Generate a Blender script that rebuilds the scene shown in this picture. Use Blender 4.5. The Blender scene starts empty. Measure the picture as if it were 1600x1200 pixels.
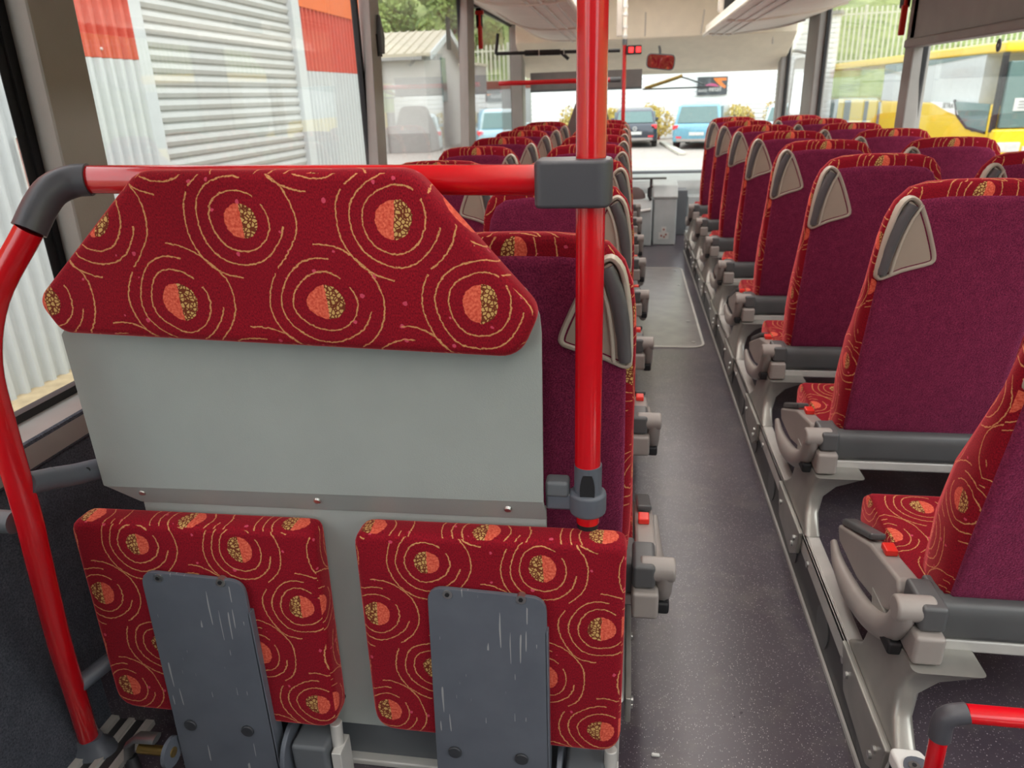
import bpy, bmesh, math, random
from mathutils import Vector, Matrix, noise
random.seed(7)
SC = bpy.context.scene
COL = SC.collection
PI = math.pi
# ------------------------------------------------------------------ camera
cd = bpy.data.cameras.new('camera'); cam = bpy.data.objects.new('camera', cd); COL.objects.link(cam)
r = Vector((0.98861, 0.14733, -0.03071)); d = Vector((0.02560, -0.36574, -0.93037)); f = Vector((-0.14831, 0.91898, -0.36534))
cam.matrix_world = Matrix(((r.x, -d.x, -f.x, 0), (r.y, -d.y, -f.y, 0), (r.z, -d.z, -f.z, 1.3), (0, 0, 0, 1)))
cd.sensor_fit = 'HORIZONTAL'; cd.sensor_width = 36; cd.lens = 36 * 1150 / 1600; cd.clip_start = 0.02; cd.clip_end = 400
cd.dof.use_dof = True; cd.dof.focus_distance = 1.25; cd.dof.aperture_fstop = 7.0
SC.camera = cam
# ------------------------------------------------------------------ sky and exposure
w = bpy.data.worlds.new('sky'); SC.world = w; w.use_nodes = True
wn = w.node_tree; wn.nodes.clear()
bg = wn.nodes.new('ShaderNodeBackground'); wo = wn.nodes.new('ShaderNodeOutputWorld')
bg.inputs['Color'].default_value = (0.93, 0.97, 1.0, 1); bg.inputs['Strength'].default_value = 1.55
wn.links.new(bg.outputs[0], wo.inputs[0])
sl = bpy.data.lights.new('sun', 'SUN'); so = bpy.data.objects.new('sun', sl); COL.objects.link(so)
sl.energy = 0.9; sl.angle = math.radians(40); sl.color = (1, 0.97, 0.92); so.rotation_euler = (math.radians(28), math.radians(38), 0)
vs = SC.view_settings; vs.view_transform = 'Standard'; vs.look = 'None'; vs.gamma = 1.0; vs.use_curve_mapping = False; vs.exposure = 1.0
SC.cycles.max_bounces = 10; SC.cycles.transparent_max_bounces = 16

# ------------------------------------------------------------------ materials
def lin(c): return tuple((x / 12.92 if x <= 0.04045 else ((x + 0.055) / 1.055) ** 2.4) for x in c)
def rgb(r, g, b): return lin((r / 255, g / 255, b / 255))
class NT:
    def __init__(s, name):
        s.mat = bpy.data.materials.new(name); s.mat.use_nodes = True; s.t = s.mat.node_tree; s.t.nodes.clear()
        s.out = s.t.nodes.new('ShaderNodeOutputMaterial')
    def n(s, kind, **kw):
        k = s.t.nodes.new(kind)
        for a, b in kw.items(): setattr(k, a, b)
        return k
    def link(s, a, b): s.t.links.new(a, b)
    def put(s, sock, v):
        if isinstance(v, (int, float)): sock.default_value = v
        elif isinstance(v, tuple): sock.default_value = v if len(v) == len(sock.default_value) else (*v, 1)
        else: s.link(v, sock)
    def m(s, op, a, b=0.0, c=0.0):
        k = s.n('ShaderNodeMath', operation=op)
        s.put(k.inputs[0], a); s.put(k.inputs[1], b); s.put(k.inputs[2], c)
        return k.outputs[0]
    def mix(s, f, a, b, mode='MIX'):
        k = s.n('ShaderNodeMix', data_type='RGBA', blend_type=mode)
        s.put(k.inputs[0], f); s.put(k.inputs[6], a); s.put(k.inputs[7], b)
        return k.outputs[2]
    def noise(s, vec, scale, detail=2.0, rough=0.5):
        k = s.n('ShaderNodeTexNoise'); k.inputs['Scale'].default_value = scale; k.inputs['Detail'].default_value = detail; k.inputs['Roughness'].default_value = rough
        if vec is not None: s.link(vec, k.inputs['Vector'])
        return k.outputs['Fac']
    def ramp(s, f, lo, hi):
        k = s.n('ShaderNodeMapRange'); s.put(k.inputs[0], f); k.inputs[1].default_value = lo; k.inputs[2].default_value = hi
        return k.outputs[0]
    def bump(s, h, strength, dist=0.001):
        k = s.n('ShaderNodeBump'); k.inputs['Strength'].default_value = strength; k.inputs['Distance'].default_value = dist; s.link(h, k.inputs['Height'])
        return k.outputs[0]
    def coord(s, which='Object'):
        return s.n('ShaderNodeTexCoord').outputs[which]
    def bsdf(s, **kw):
        b = s.n('ShaderNodeBsdfPrincipled')
        for a, v in kw.items(): s.put(b.inputs[a.replace('_', ' ')], v)
        s.link(b.outputs[0], s.out.inputs[0])
        return b
MATS = {}
def plain(name, col, rough=0.5, metal=0.0, coat=0.0, var=0.06, bump=0.0, bscale=400, **kw):
    t = NT(name); c = t.coord()
    nz = t.noise(c, 9.0, 3.0)
    dark = tuple(x * (1 - var * 1.6) for x in col); lite = tuple(min(1, x * (1 + var)) for x in col)
    b = t.bsdf(Base_Color=t.mix(t.ramp(nz, 0.3, 0.7), dark, lite), Roughness=rough, Metallic=metal, Coat_Weight=coat, **kw)
    if bump: t.link(t.bump(t.noise(c, bscale, 2.0), bump), b.inputs['Normal'])
    MATS[name] = t.mat
    return t.mat
def make_fabric(name, flip, LX=0.205, LY=0.115, pu=0.23, pv=0.31, K=1.0, gain=1.0):
    t = NT(name); uv = t.coord('UV')
    wob = t.n('ShaderNodeTexNoise'); wob.inputs['Scale'].default_value = 170; wob.inputs['Detail'].default_value = 1; t.link(uv, wob.inputs['Vector'])
    wob2 = t.n('ShaderNodeTexNoise'); wob2.inputs['Scale'].default_value = 9; wob2.inputs['Detail'].default_value = 1; t.link(uv, wob2.inputs['Vector'])
    def offs(node, amp):
        a = t.n('ShaderNodeVectorMath', operation='SUBTRACT'); t.link(node.outputs['Color'], a.inputs[0]); a.inputs[1].default_value = (0.5, 0.5, 0.5)
        b = t.n('ShaderNodeVectorMath', operation='SCALE'); t.link(a.outputs[0], b.inputs[0]); b.inputs['Scale'].default_value = amp
        return b.outputs[0]
    v1 = t.n('ShaderNodeVectorMath', operation='ADD'); t.link(uv, v1.inputs[0]); t.link(offs(wob, 0.004), v1.inputs[1])
    v2 = t.n('ShaderNodeVectorMath', operation='ADD'); t.link(v1.outputs[0], v2.inputs[0]); t.link(offs(wob2, 0.022), v2.inputs[1])
    s = t.n('ShaderNodeSeparateXYZ'); t.link(v2.outputs[0], s.inputs[0]); U, V = s.outputs[0], s.outputs[1]
    rr, dd, aa = [], [], []
    for k in (0, 1):
        px = t.m('ADD', t.m('DIVIDE', U, LX), 0.5 * k + pu); dx = t.m('MULTIPLY', t.m('SUBTRACT', t.m('FRACT', px), 0.5), LX)
        py = t.m('ADD', t.m('DIVIDE', V, 2 * LY), 0.5 * k + pv); dy = t.m('MULTIPLY', t.m('SUBTRACT', t.m('FRACT', py), 0.5), 2 * LY)
        rr.append(t.m('SQRT', t.m('ADD', t.m('MULTIPLY', dx, dx), t.m('MULTIPLY', dy, dy)))); dd.append((dx, dy)); aa.append(t.m('ARCTAN2', dy, dx))
    def ring(rad, r, wd=0.00105): return t.m('LESS_THAN', t.m('ABSOLUTE', t.m('SUBTRACT', r, rad)), wd)
    lines = None; discs = None; half = None
    for k in (0, 1):
        r_, o_, a_ = rr[k], rr[1 - k], aa[k]
        L = t.m('MULTIPLY', ring(0.045 * K, r_), t.m('GREATER_THAN', t.m('COSINE', t.m('ADD', a_, 2.4)), -0.985))
        L = t.m('MAXIMUM', L, t.m('MULTIPLY', t.m('MULTIPLY', ring(0.0635 * K, r_), t.m('LESS_THAN', t.m('COSINE', t.m('SUBTRACT', a_, 0.6)), 0.72)), t.m('GREATER_THAN', o_, 0.048 * K)))
        L = t.m('MAXIMUM', L, t.m('MULTIPLY', t.m('MULTIPLY', ring(0.083 * K, r_), t.m('GREATER_THAN', t.m('COSINE', t.m('SUBTRACT', a_, 0.35)), 0.25)), t.m('GREATER_THAN', o_, 0.066 * K)))
        L = t.m('MAXIMUM', L, t.m('MULTIPLY', t.m('MULTIPLY', ring(0.083 * K, r_), t.m('GREATER_THAN', t.m('COSINE', t.m('SUBTRACT', a_, 3.6)), 0.55)), t.m('GREATER_THAN', o_, 0.066 * K)))
        D = t.m('LESS_THAN', r_, 0.0262 * K); H = t.m('MULTIPLY', D, t.m('GREATER_THAN', t.m('MULTIPLY', dd[k][0], float(flip)), 0.0))
        lines = L if lines is None else t.m('MAXIMUM', lines, L); discs = D if discs is None else t.m('MAXIMUM', discs, D); half = H if half is None else t.m('MAXIMUM', half, H)
    vo = t.n('ShaderNodeTexVoronoi', feature='DISTANCE_TO_EDGE'); vo.inputs['Scale'].default_value = 170; t.link(uv, vo.inputs['Vector'])
    spots = t.m('LESS_THAN', vo.outputs['Distance'], 0.13)
    vd = t.n('ShaderNodeTexVoronoi', feature='F1'); vd.inputs['Scale'].default_value = 30; vd.inputs['Randomness'].default_value = 0.45; t.link(v1.outputs[0], vd.inputs['Vector'])
    dots = t.m('MULTIPLY', t.m('LESS_THAN', vd.outputs['Distance'], 0.105), t.m('SUBTRACT', 1.0, discs))
    wv = t.n('ShaderNodeMapping'); wv.inputs['Scale'].default_value = (1.0, 0.5, 1.0); t.link(uv, wv.inputs['Vector']); weave = t.noise(wv.outputs[0], 620, 2.0); big = t.noise(uv, 7, 2.0)
    g = gain
    base = t.mix(t.ramp(weave, 0.25, 0.75), (0.10 * g, 0.002 * g, 0.009 * g), (0.40 * g, 0.008 * g, 0.020 * g))
    base = t.mix(t.m('MULTIPLY', t.ramp(big, 0.3, 0.7), 0.35), base, (0.16 * g, 0.004 * g, 0.014 * g))
    c = t.mix(t.m('MULTIPLY', dots, 0.9), base, (0.62, 0.07, 0.13))
    c = t.mix(t.m('MULTIPLY', lines, t.ramp(t.noise(uv, 420, 1.0), 0.15, 0.5)), c, (0.62, 0.30, 0.12))
    red = t.mix(t.ramp(t.noise(uv, 260, 1.0), 0.3, 0.7), (0.58, 0.06, 0.035), (0.80, 0.17, 0.10))
    gold = t.mix(spots, (0.58, 0.37, 0.13), (0.16, 0.035, 0.015))
    c = t.mix(discs, c, red); c = t.mix(half, c, gold)
    b = t.bsdf(Base_Color=c, Roughness=0.85, Sheen_Weight=0.8, Sheen_Roughness=0.35, Sheen_Tint=(1.0, 0.16, 0.17, 1), Specular_IOR_Level=0.15)
    t.link(t.bump(t.m('ADD', weave, t.m('MULTIPLY', lines, 0.8)), 0.35, 0.0012), b.inputs['Normal'])
    MATS[name] = t.mat
make_fabric('moquette', -1, 0.195, 0.110, 0.517, 0.38, 0.87); make_fabric('moquette_turned', 1, 0.228, 0.118, 0.095, -0.178)
def carpet(name, c1, c2, scale, sheen, tint, bs=0.5):
    t = NT(name); uv = t.coord()
    a = t.noise(uv, scale, 2.0, 0.7); b2 = t.noise(uv, scale * 0.12, 2.0)
    col = t.mix(t.ramp(a, 0.3, 0.72), c1, c2); col = t.mix(t.m('MULTIPLY', t.ramp(b2, 0.35, 0.65), 0.3), col, c1)
    b = t.bsdf(Base_Color=col, Roughness=0.95, Sheen_Weight=sheen, Sheen_Roughness=0.4, Sheen_Tint=tint, Specular_IOR_Level=0.1)
    t.link(t.bump(a, bs, 0.003), b.inputs['Normal']); MATS[name] = t.mat
carpet('purple_pile', (0.095, 0.008, 0.032), (0.31, 0.034, 0.095), 330, 0.5, (0.95, 0.25, 0.5, 1), 0.9)
carpet('wall_carpet', (0.035, 0.040, 0.052), (0.115, 0.125, 0.150), 260, 0.15, (0.7, 0.75, 0.9, 1))
# speckled floor vinyl
t = NT('speckled_vinyl'); oc = t.coord()
v = t.n('ShaderNodeTexVoronoi', feature='F1'); v.inputs['Scale'].default_value = 235; t.link(oc, v.inputs['Vector'])
sp = t.m('LESS_THAN', v.outputs['Distance'], 0.26)
cs = t.n('ShaderNodeSeparateColor'); t.link(v.outputs['Color'], cs.inputs[0])
pick = t.m('GREATER_THAN', cs.outputs[0], 0.45)
base = t.mix(t.ramp(t.noise(oc, 2.2, 4.0), 0.35, 0.7), (0.050, 0.040, 0.055), (0.088, 0.071, 0.087))
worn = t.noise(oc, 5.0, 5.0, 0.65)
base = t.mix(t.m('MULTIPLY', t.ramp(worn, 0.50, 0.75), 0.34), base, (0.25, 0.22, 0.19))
colr = t.mix(t.m('MULTIPLY', t.m('MULTIPLY', sp, pick), t.ramp(cs.outputs[1], 0.0, 1.0)), base, (0.50, 0.45, 0.47))
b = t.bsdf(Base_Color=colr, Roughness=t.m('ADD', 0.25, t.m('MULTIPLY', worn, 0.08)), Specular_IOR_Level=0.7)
t.link(t.bump(t.noise(oc, 300, 2.0), 0.12), b.inputs['Normal']); MATS['speckled_vinyl'] = t.mat
plain('red_paint', (0.62, 0.004, 0.010), 0.24, coat=0.6, var=0.03)
plain('dark_plastic', rgb(74, 74, 80), 0.42, bump=0.08)
plain('slate_plate', rgb(92, 97, 106), 0.45, var=0.08)
plain('panel_grey', rgb(158, 164, 160), 0.55, bump=0.25, bscale=500, var=0.03)
t = NT('scratched_plate'); oc = t.coord(); mp_ = t.n('ShaderNodeMapping'); mp_.inputs['Rotation'].default_value = (0, 0.25, 0); mp_.inputs['Scale'].default_value = (190, 40, 14); t.link(oc, mp_.inputs['Vector'])
scr = t.m('MULTIPLY', t.m('GREATER_THAN', t.noise(mp_.outputs[0], 1.0, 0.0), 0.79), t.m('GREATER_THAN', t.noise(oc, 7.0, 1.0), 0.5))
t.bsdf(Base_Color=t.mix(t.m('MULTIPLY', scr, 0.55), t.mix(t.ramp(t.noise(oc, 12, 4.0), 0.3, 0.7), rgb(88, 93, 102), rgb(98, 103, 112)), rgb(190, 190, 186)), Roughness=0.45); MATS['scratched_plate'] = t.mat
plain('black_rubber', (0.012, 0.012, 0.014), 0.6)
plain('tray_grey', rgb(84, 85, 86), 0.4)
plain('arm_grey', rgb(150, 143, 138), 0.38, bump=0.06)
plain('steel', rgb(190, 190, 188), 0.28, metal=0.9)
plain('dull_alu', rgb(205, 203, 198), 0.42, metal=0.25, bump=0.05, bscale=60)
plain('leg_cast', rgb(158, 156, 150), 0.34, metal=0.45, var=0.12)
plain('bezel', rgb(186, 176, 162), 0.36)
plain('bezel_pocket', rgb(166, 152, 138), 0.42)
plain('handle_grey', rgb(92, 90, 92), 0.35)
plain('pillar_grey', rgb(138, 132, 126), 0.7, bump=0.5, bscale=260, var=0.03)
plain('post_grey', rgb(150, 146, 142), 0.55, var=0.04)
plain('cream', rgb(242, 230, 210), 0.6, var=0.03)
plain('rack_cream', rgb(240, 233, 222), 0.5, var=0.03)
plain('rack_rib', rgb(206, 198, 188), 0.4)
plain('white_paint', rgb(228, 228, 224), 0.5)
plain('dash_grey', rgb(176, 182, 182), 0.45)
plain('dash_dark', rgb(96, 100, 104), 0.5)
plain('visor_grey', rgb(128, 122, 122), 0.7)
plain('hatch_lid', rgb(134, 130, 128), 0.28, var=0.12)  # paler than the vinyl: far-aisle glare put into the lid colour
plain('dark_green', rgb(40, 78, 62), 0.5)
plain('cap_dark', rgb(52, 54, 58), 0.5)
plain('button_red', (0.75, 0.03, 0.02), 0.3)
plain('driver_cloth', rgb(104, 88, 86), 0.85)
plain('ledge_side', rgb(56, 56, 58), 0.4, var=0.2)  # ledge face in shadow, the shade put into its darker colour
plain('brass', rgb(180, 150, 90), 0.3, metal=0.9)
# outside: colours dimmed evenly, the lower outdoor brightness put into the paint
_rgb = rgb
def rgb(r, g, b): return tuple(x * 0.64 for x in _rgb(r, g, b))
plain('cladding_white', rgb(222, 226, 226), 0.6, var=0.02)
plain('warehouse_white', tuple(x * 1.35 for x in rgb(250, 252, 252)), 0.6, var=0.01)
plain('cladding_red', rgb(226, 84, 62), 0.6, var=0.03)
plain('cladding_red_unveiled', rgb(246, 112, 40), 0.6, var=0.03)  # red band where no reflection veils it, that difference put into the colour
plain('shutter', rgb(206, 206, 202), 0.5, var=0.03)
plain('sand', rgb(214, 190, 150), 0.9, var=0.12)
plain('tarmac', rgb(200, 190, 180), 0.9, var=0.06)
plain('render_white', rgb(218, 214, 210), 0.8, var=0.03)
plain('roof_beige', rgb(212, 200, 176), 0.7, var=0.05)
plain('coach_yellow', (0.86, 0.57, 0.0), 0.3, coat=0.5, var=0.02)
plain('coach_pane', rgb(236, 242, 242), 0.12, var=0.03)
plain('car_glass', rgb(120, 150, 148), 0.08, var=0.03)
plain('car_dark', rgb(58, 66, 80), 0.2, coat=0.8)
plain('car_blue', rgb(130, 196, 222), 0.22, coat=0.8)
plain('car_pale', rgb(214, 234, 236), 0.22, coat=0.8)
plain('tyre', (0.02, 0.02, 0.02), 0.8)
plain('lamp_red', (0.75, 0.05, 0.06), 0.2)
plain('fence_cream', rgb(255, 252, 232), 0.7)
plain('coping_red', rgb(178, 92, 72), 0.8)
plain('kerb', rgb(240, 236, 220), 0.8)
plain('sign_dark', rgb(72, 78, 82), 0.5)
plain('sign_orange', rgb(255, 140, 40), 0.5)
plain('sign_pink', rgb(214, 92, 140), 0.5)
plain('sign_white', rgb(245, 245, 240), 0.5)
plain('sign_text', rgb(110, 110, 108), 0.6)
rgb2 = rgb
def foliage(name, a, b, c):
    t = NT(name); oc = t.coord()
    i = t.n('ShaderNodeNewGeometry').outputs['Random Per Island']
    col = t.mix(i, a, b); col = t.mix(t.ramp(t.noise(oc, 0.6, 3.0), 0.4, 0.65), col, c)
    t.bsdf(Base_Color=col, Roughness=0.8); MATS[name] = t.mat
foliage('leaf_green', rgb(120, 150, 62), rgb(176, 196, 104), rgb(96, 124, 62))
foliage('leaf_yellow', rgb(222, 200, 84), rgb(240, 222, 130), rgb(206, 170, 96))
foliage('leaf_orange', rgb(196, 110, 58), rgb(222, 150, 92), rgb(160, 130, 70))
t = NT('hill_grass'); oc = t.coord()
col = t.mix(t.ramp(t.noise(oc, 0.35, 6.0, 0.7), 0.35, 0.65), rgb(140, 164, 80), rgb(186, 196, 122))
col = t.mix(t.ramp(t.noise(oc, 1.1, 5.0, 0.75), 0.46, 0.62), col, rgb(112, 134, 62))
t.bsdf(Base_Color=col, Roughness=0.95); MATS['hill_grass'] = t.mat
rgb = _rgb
def glass(name, tint):
    t = NT(name)
    tr = t.n('ShaderNodeBsdfTransparent'); tr.inputs[0].default_value = (*tint, 1)
    gl = t.n('ShaderNodeBsdfGlossy'); gl.inputs['Roughness'].default_value = 0.0
    lw = t.n('ShaderNodeLayerWeight'); lw.inputs['Blend'].default_value = 0.5
    fr = t.m('ADD', 0.04, t.m('MULTIPLY', t.m('POWER', lw.outputs['Facing'], 5.0), 0.85))
    mx = t.n('ShaderNodeMixShader'); t.link(fr, mx.inputs[0]); t.link(tr.outputs[0], mx.inputs[1]); t.link(gl.outputs[0], mx.inputs[2]); t.link(mx.outputs[0], t.out.inputs[0])
    MATS[name] = t.mat
glass('pane', (0.985, 0.995, 0.99))
def emit(name, col, st):
    t = NT(name); e = t.n('ShaderNodeEmission'); e.inputs[0].default_value = (*col, 1); e.inputs[1].default_value = st
    t.link(e.outputs[0], t.out.inputs[0]); MATS[name] = t.mat
emit('fill_emitter', (1.0, 0.965, 0.92), 5.0); emit('led_red', (1.0, 0.02, 0.02), 3.0)
t = NT('mirror_glass'); t.bsdf(Base_Color=(0.85, 0.88, 0.88), Metallic=1.0, Roughness=0.03); MATS['mirror_glass'] = t.mat

# ------------------------------------------------------------------ mesh helpers
class MB:
    def __init__(s): s.bm = bmesh.new(); s.mi = 0
    def _face(s, vs):
        try:
            fc = s.bm.faces.new(vs); fc.material_index = s.mi; return fc
        except ValueError: return None
    def box(s, x0, x1, y0, y1, z0, z1):
        P = [s.bm.verts.new((x, y, z)) for z in (z0, z1) for y in (y0, y1) for x in (x0, x1)]
        for q in ((0, 2, 3, 1), (4, 5, 7, 6), (0, 1, 5, 4), (2, 6, 7, 3), (0, 4, 6, 2), (1, 3, 7, 5)): s._face([P[i] for i in q])
        return s
    def rings(s, secs, cap=True, closed=False):
        R = [[s.bm.verts.new(p) for p in sec] for sec in secs]
        n = len(R[0]); m = len(R)
        for i in range(m if closed else m - 1):
            for j in range(n):
                s._face([R[i][j], R[i][(j + 1) % n], R[(i + 1) % m][(j + 1) % n], R[(i + 1) % m][j]])
        if cap and not closed:
            s._face(R[0][::-1]); s._face(R[-1])
        return s
    def prism(s, pts, axis, a, b):
        def P(p, t): return {'x': (t, p[0], p[1]), 'y': (p[0], t, p[1]), 'z': (p[0], p[1], t)}[axis]
        return s.rings([[P(p, a) for p in pts], [P(p, b) for p in pts]])
    def tube(s, path, rad, n=16, cap=True, flat=1.0):
        path = [Vector(p) for p in path]; rads = rad if isinstance(rad, (list, tuple)) else [rad] * len(path)
        secs = []; up = None
        for i, p in enumerate(path):
            tg = (path[min(i + 1, len(path) - 1)] - path[max(i - 1, 0)]).normalized()
            if up is None:
                up = Vector((0, 0, 1)) if abs(tg.z) < 0.9 else Vector((1, 0, 0))
            sd = tg.cross(up).normalized(); up = sd.cross(tg).normalized()
            secs.append([p + (sd * math.cos(2 * PI * k / n) * flat + up * math.sin(2 * PI * k / n)) * rads[i] for k in range(n)])
        return s.rings(secs, cap)
    def cyl(s, a, b, r, n=20, r2=None): return s.tube([a, b], [r, r if r2 is None else r2], n)
    def build(s, name, mat, parent=None, bevel=0.0, seg=3, smooth=40, uv=True, ang=35):
        bm = s.bm
        bmesh.ops.recalc_face_normals(bm, faces=bm.faces[:])
        if bevel:
            es = [e for e in bm.edges if len(e.link_faces) == 2 and e.calc_face_angle(0) > math.radians(ang)]
            bmesh.ops.bevel(bm, geom=es, offset=bevel, offset_type='OFFSET', segments=seg, profile=0.5, affect='EDGES', clamp_overlap=True)
        if uv:
            L = bm.loops.layers.uv.new('UVMap')
            for fc in bm.faces:
                nn = fc.normal; ax = max(range(3), key=lambda k: abs(nn[k]))
                for lp in fc.loops:
                    c = lp.vert.co
                    lp[L].uv = ((c.y, c.z), (c.x, c.z), (c.x, c.y))[ax]
        me = bpy.data.meshes.new(name); bm.to_mesh(me); bm.free()
        ms = mat if isinstance(mat, (list, tuple)) else [mat]
        for q in ms: me.materials.append(MATS[q])
        o = bpy.data.objects.new(name, me); COL.objects.link(o)
        if smooth:
            for p in me.polygons: p.use_smooth = True
            me.set_sharp_from_angle(angle=math.radians(smooth))
        if bevel:
            wmod = o.modifiers.new('wn', 'WEIGHTED_NORMAL'); wmod.keep_sharp = True
        if parent is not None: o.parent = parent
        return o
def tag(o, label, cat, group=None):
    o['label'] = label; o['category'] = cat
    if group: o['group'] = group
    return o
def empty(name, loc, label, cat, group=None):
    o = bpy.data.objects.new(name, None); COL.objects.link(o); o.location = loc; o.empty_display_size = 0.1
    return tag(o, label, cat, group)
def struct(o): o['kind'] = 'structure'; return o
def dup(root, loc, label, group=None, skip=()):
    q = root.copy(); COL.objects.link(q); q.location = loc; q['label'] = label
    for ch in root.children:
        if ch.name.split('.')[0] in skip: continue
        c = ch.copy(); COL.objects.link(c); c.parent = q
        for g in ch.children:
            e = g.copy(); COL.objects.link(e); e.parent = c
    return q
def spline(pts, n=6, closed=False):
    out = []; m = len(pts)
    V = [Vector(p) for p in pts]
    for i in range(m if closed else m - 1):
        a = V[(i - 1) % m] if closed or i > 0 else V[0] * 2 - V[1]; b = V[i]; c = V[(i + 1) % m]
        e = V[(i + 2) % m] if closed or i + 2 < m else V[-1] * 2 - V[-2]
        for k in range(n):
            q = k / n
            out.append(0.5 * ((2 * b) + (c - a) * q + (2 * a - 5 * b + 4 * c - e) * q * q + (3 * b - a - 3 * c + e) * q ** 3))
    if not closed: out.append(V[-1])
    return out
def rounded(pts, rads, n=6):
    out = []; m = len(pts)
    for i in range(m):
        p = Vector(pts[i]); a = Vector(pts[i - 1]) - p; b = Vector(pts[(i + 1) % m]) - p
        r_ = rads[i] if isinstance(rads, (list, tuple)) else rads
        a1, b1 = a.normalized(), b.normalized(); th = math.acos(max(-1, min(1, a1.dot(b1))))
        dd = min(r_ / math.tan(th / 2), a.length * 0.49, b.length * 0.49)
        s0, s1 = p + a1 * dd, p + b1 * dd
        for k in range(n + 1):
            q = k / n; out.append(tuple((1 - q) ** 2 * s0 + 2 * q * (1 - q) * p + q * q * s1))
    return out
def inset(pts, dlt):
    m = len(pts); out = []
    area = sum(pts[i][0] * pts[(i + 1) % m][1] - pts[(i + 1) % m][0] * pts[i][1] for i in range(m)); sg = 1 if area > 0 else -1
    for i in range(m):
        a, b = pts[i - 1], pts[(i + 1) % m]
        tx, ty = b[0] - a[0], b[1] - a[1]; l = math.hypot(tx, ty) or 1
        out.append((pts[i][0] - sg * ty / l * dlt, pts[i][1] + sg * tx / l * dlt))
    return out
def pad(mb, pts, y0, y1, rnd):
    """upholstered slab: outline in x,z; thickness along y with rolled edges"""
    S = []
    for k in range(5):
        a = PI / 2 * k / 4; S.append((y0 + rnd * (1 - math.sin(a)), rnd * (1 - math.cos(a))))
    secs = [[(p[0], y, p[1]) for p in inset(pts, dd)] for y, dd in S[::-1]] if False else None
    prof = [(y0 + rnd * (1 - math.cos(PI / 2 * k / 4)), rnd * (1 - math.sin(PI / 2 * k / 4))) for k in range(5)]
    prof += [(y1 - rnd * (1 - math.sin(PI / 2 * k / 4)), rnd * (1 - math.cos(PI / 2 * k / 4))) for k in range(0, 0)]
    prof += [(y1 - rnd * (1 - math.cos(PI / 2 * k / 4)), rnd * (1 - math.sin(PI / 2 * k / 4))) for k in range(4, -1, -1)]
    mb.rings([[(p[0], y, p[1]) for p in inset(pts, dd)] for y, dd in prof])
    return mb
def text(body, size, mat, parent, loc, rot, name='lettering', depth=0.002, squash=1.0):
    c = bpy.data.curves.new(name, 'FONT'); c.body = body; c.size = size; c.extrude = depth; c.align_x = 'CENTER'; c.align_y = 'CENTER'
    o = bpy.data.objects.new(name, c); COL.objects.link(o)
    dg = bpy.context.evaluated_depsgraph_get(); me = bpy.data.meshes.new_from_object(o.evaluated_get(dg))
    bpy.data.objects.remove(o); me.materials.clear(); me.materials.append(MATS[mat])
    q = bpy.data.objects.new(name, me); COL.objects.link(q); q.parent = parent; q.location = loc; q.rotation_euler = rot; q.scale = (squash, 1, 1)
    return q

# ================================================================== SHELL
YB, YF = -2.5, 8.72
XL, XR = -1.13, 1.50          # inner wall faces
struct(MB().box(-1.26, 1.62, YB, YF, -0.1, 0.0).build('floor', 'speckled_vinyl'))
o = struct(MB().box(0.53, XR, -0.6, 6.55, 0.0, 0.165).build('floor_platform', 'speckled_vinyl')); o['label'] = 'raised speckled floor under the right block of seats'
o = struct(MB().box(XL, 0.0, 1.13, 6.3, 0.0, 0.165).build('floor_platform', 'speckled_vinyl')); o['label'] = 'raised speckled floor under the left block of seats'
# walls: lower part, sill, upper part
def side_wall(name, x, sgn, zs):
    m = MB(); m.mi = 0
    m.box(min(x, x + sgn * 0.13), max(x, x + sgn * 0.13), YB, YF, -0.1, zs - 0.035)
    m.mi = 1
    m.box(min(x - sgn * 0.012, x + sgn * 0.13), max(x - sgn * 0.012, x + sgn * 0.13), YB, YF, zs - 0.06, zs)
    m.mi = 2
    m.box(min(x, x + sgn * 0.13), max(x, x + sgn * 0.13), YB, YF, 1.96, 2.32)
    return struct(m.build(name, ['wall_carpet', 'post_grey', 'rack_cream'], bevel=0.008, seg=2))
side_wall('wall_left', XL, -1, 0.712); side_wall('wall_right', XR, 1, 0.75)
struct(MB().box(-1.26, 1.63, YB, YF, 2.2, 2.3).build('ceiling', 'rack_cream'))
struct(MB().box(-1.26, 1.63, YB - 0.1, YB, -0.1, 2.3).build('wall_rear', 'wall_carpet'))
# front header over the windscreen
m = MB()
m.prism([(8.0, 2.22), (8.0, 1.775), (8.04, 1.755), (8.06, 1.74), (8.35, 1.60), (8.68, 1.475), (8.78, 1.46), (8.78, 2.22)], 'x', -1.14, 1.55)
hd = m.build('wall_front', 'cream', bevel=0.012); struct(hd)
m = MB(); m.tube([(-0.9, 8.045, 1.765), (0.3, 8.03, 1.772), (1.28, 8.045, 1.765), (1.34, 8.06, 1.75), (1.36, 8.16, 1.69)], 0.009, 8)
m.tube([(0.13, 7.998, 1.79), (0.13, 7.998, 2.0)], 0.007, 8); m.tube([(0.66, 7.998, 1.79), (0.68, 7.998, 2.0)], 0.007, 8)
struct(m.build('trim_1', 'rack_rib'))
struct(MB().box(-1.2, 1.6, 8.62, 8.78, -0.1, 0.46).build('wall_front', 'dash_grey'))
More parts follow.
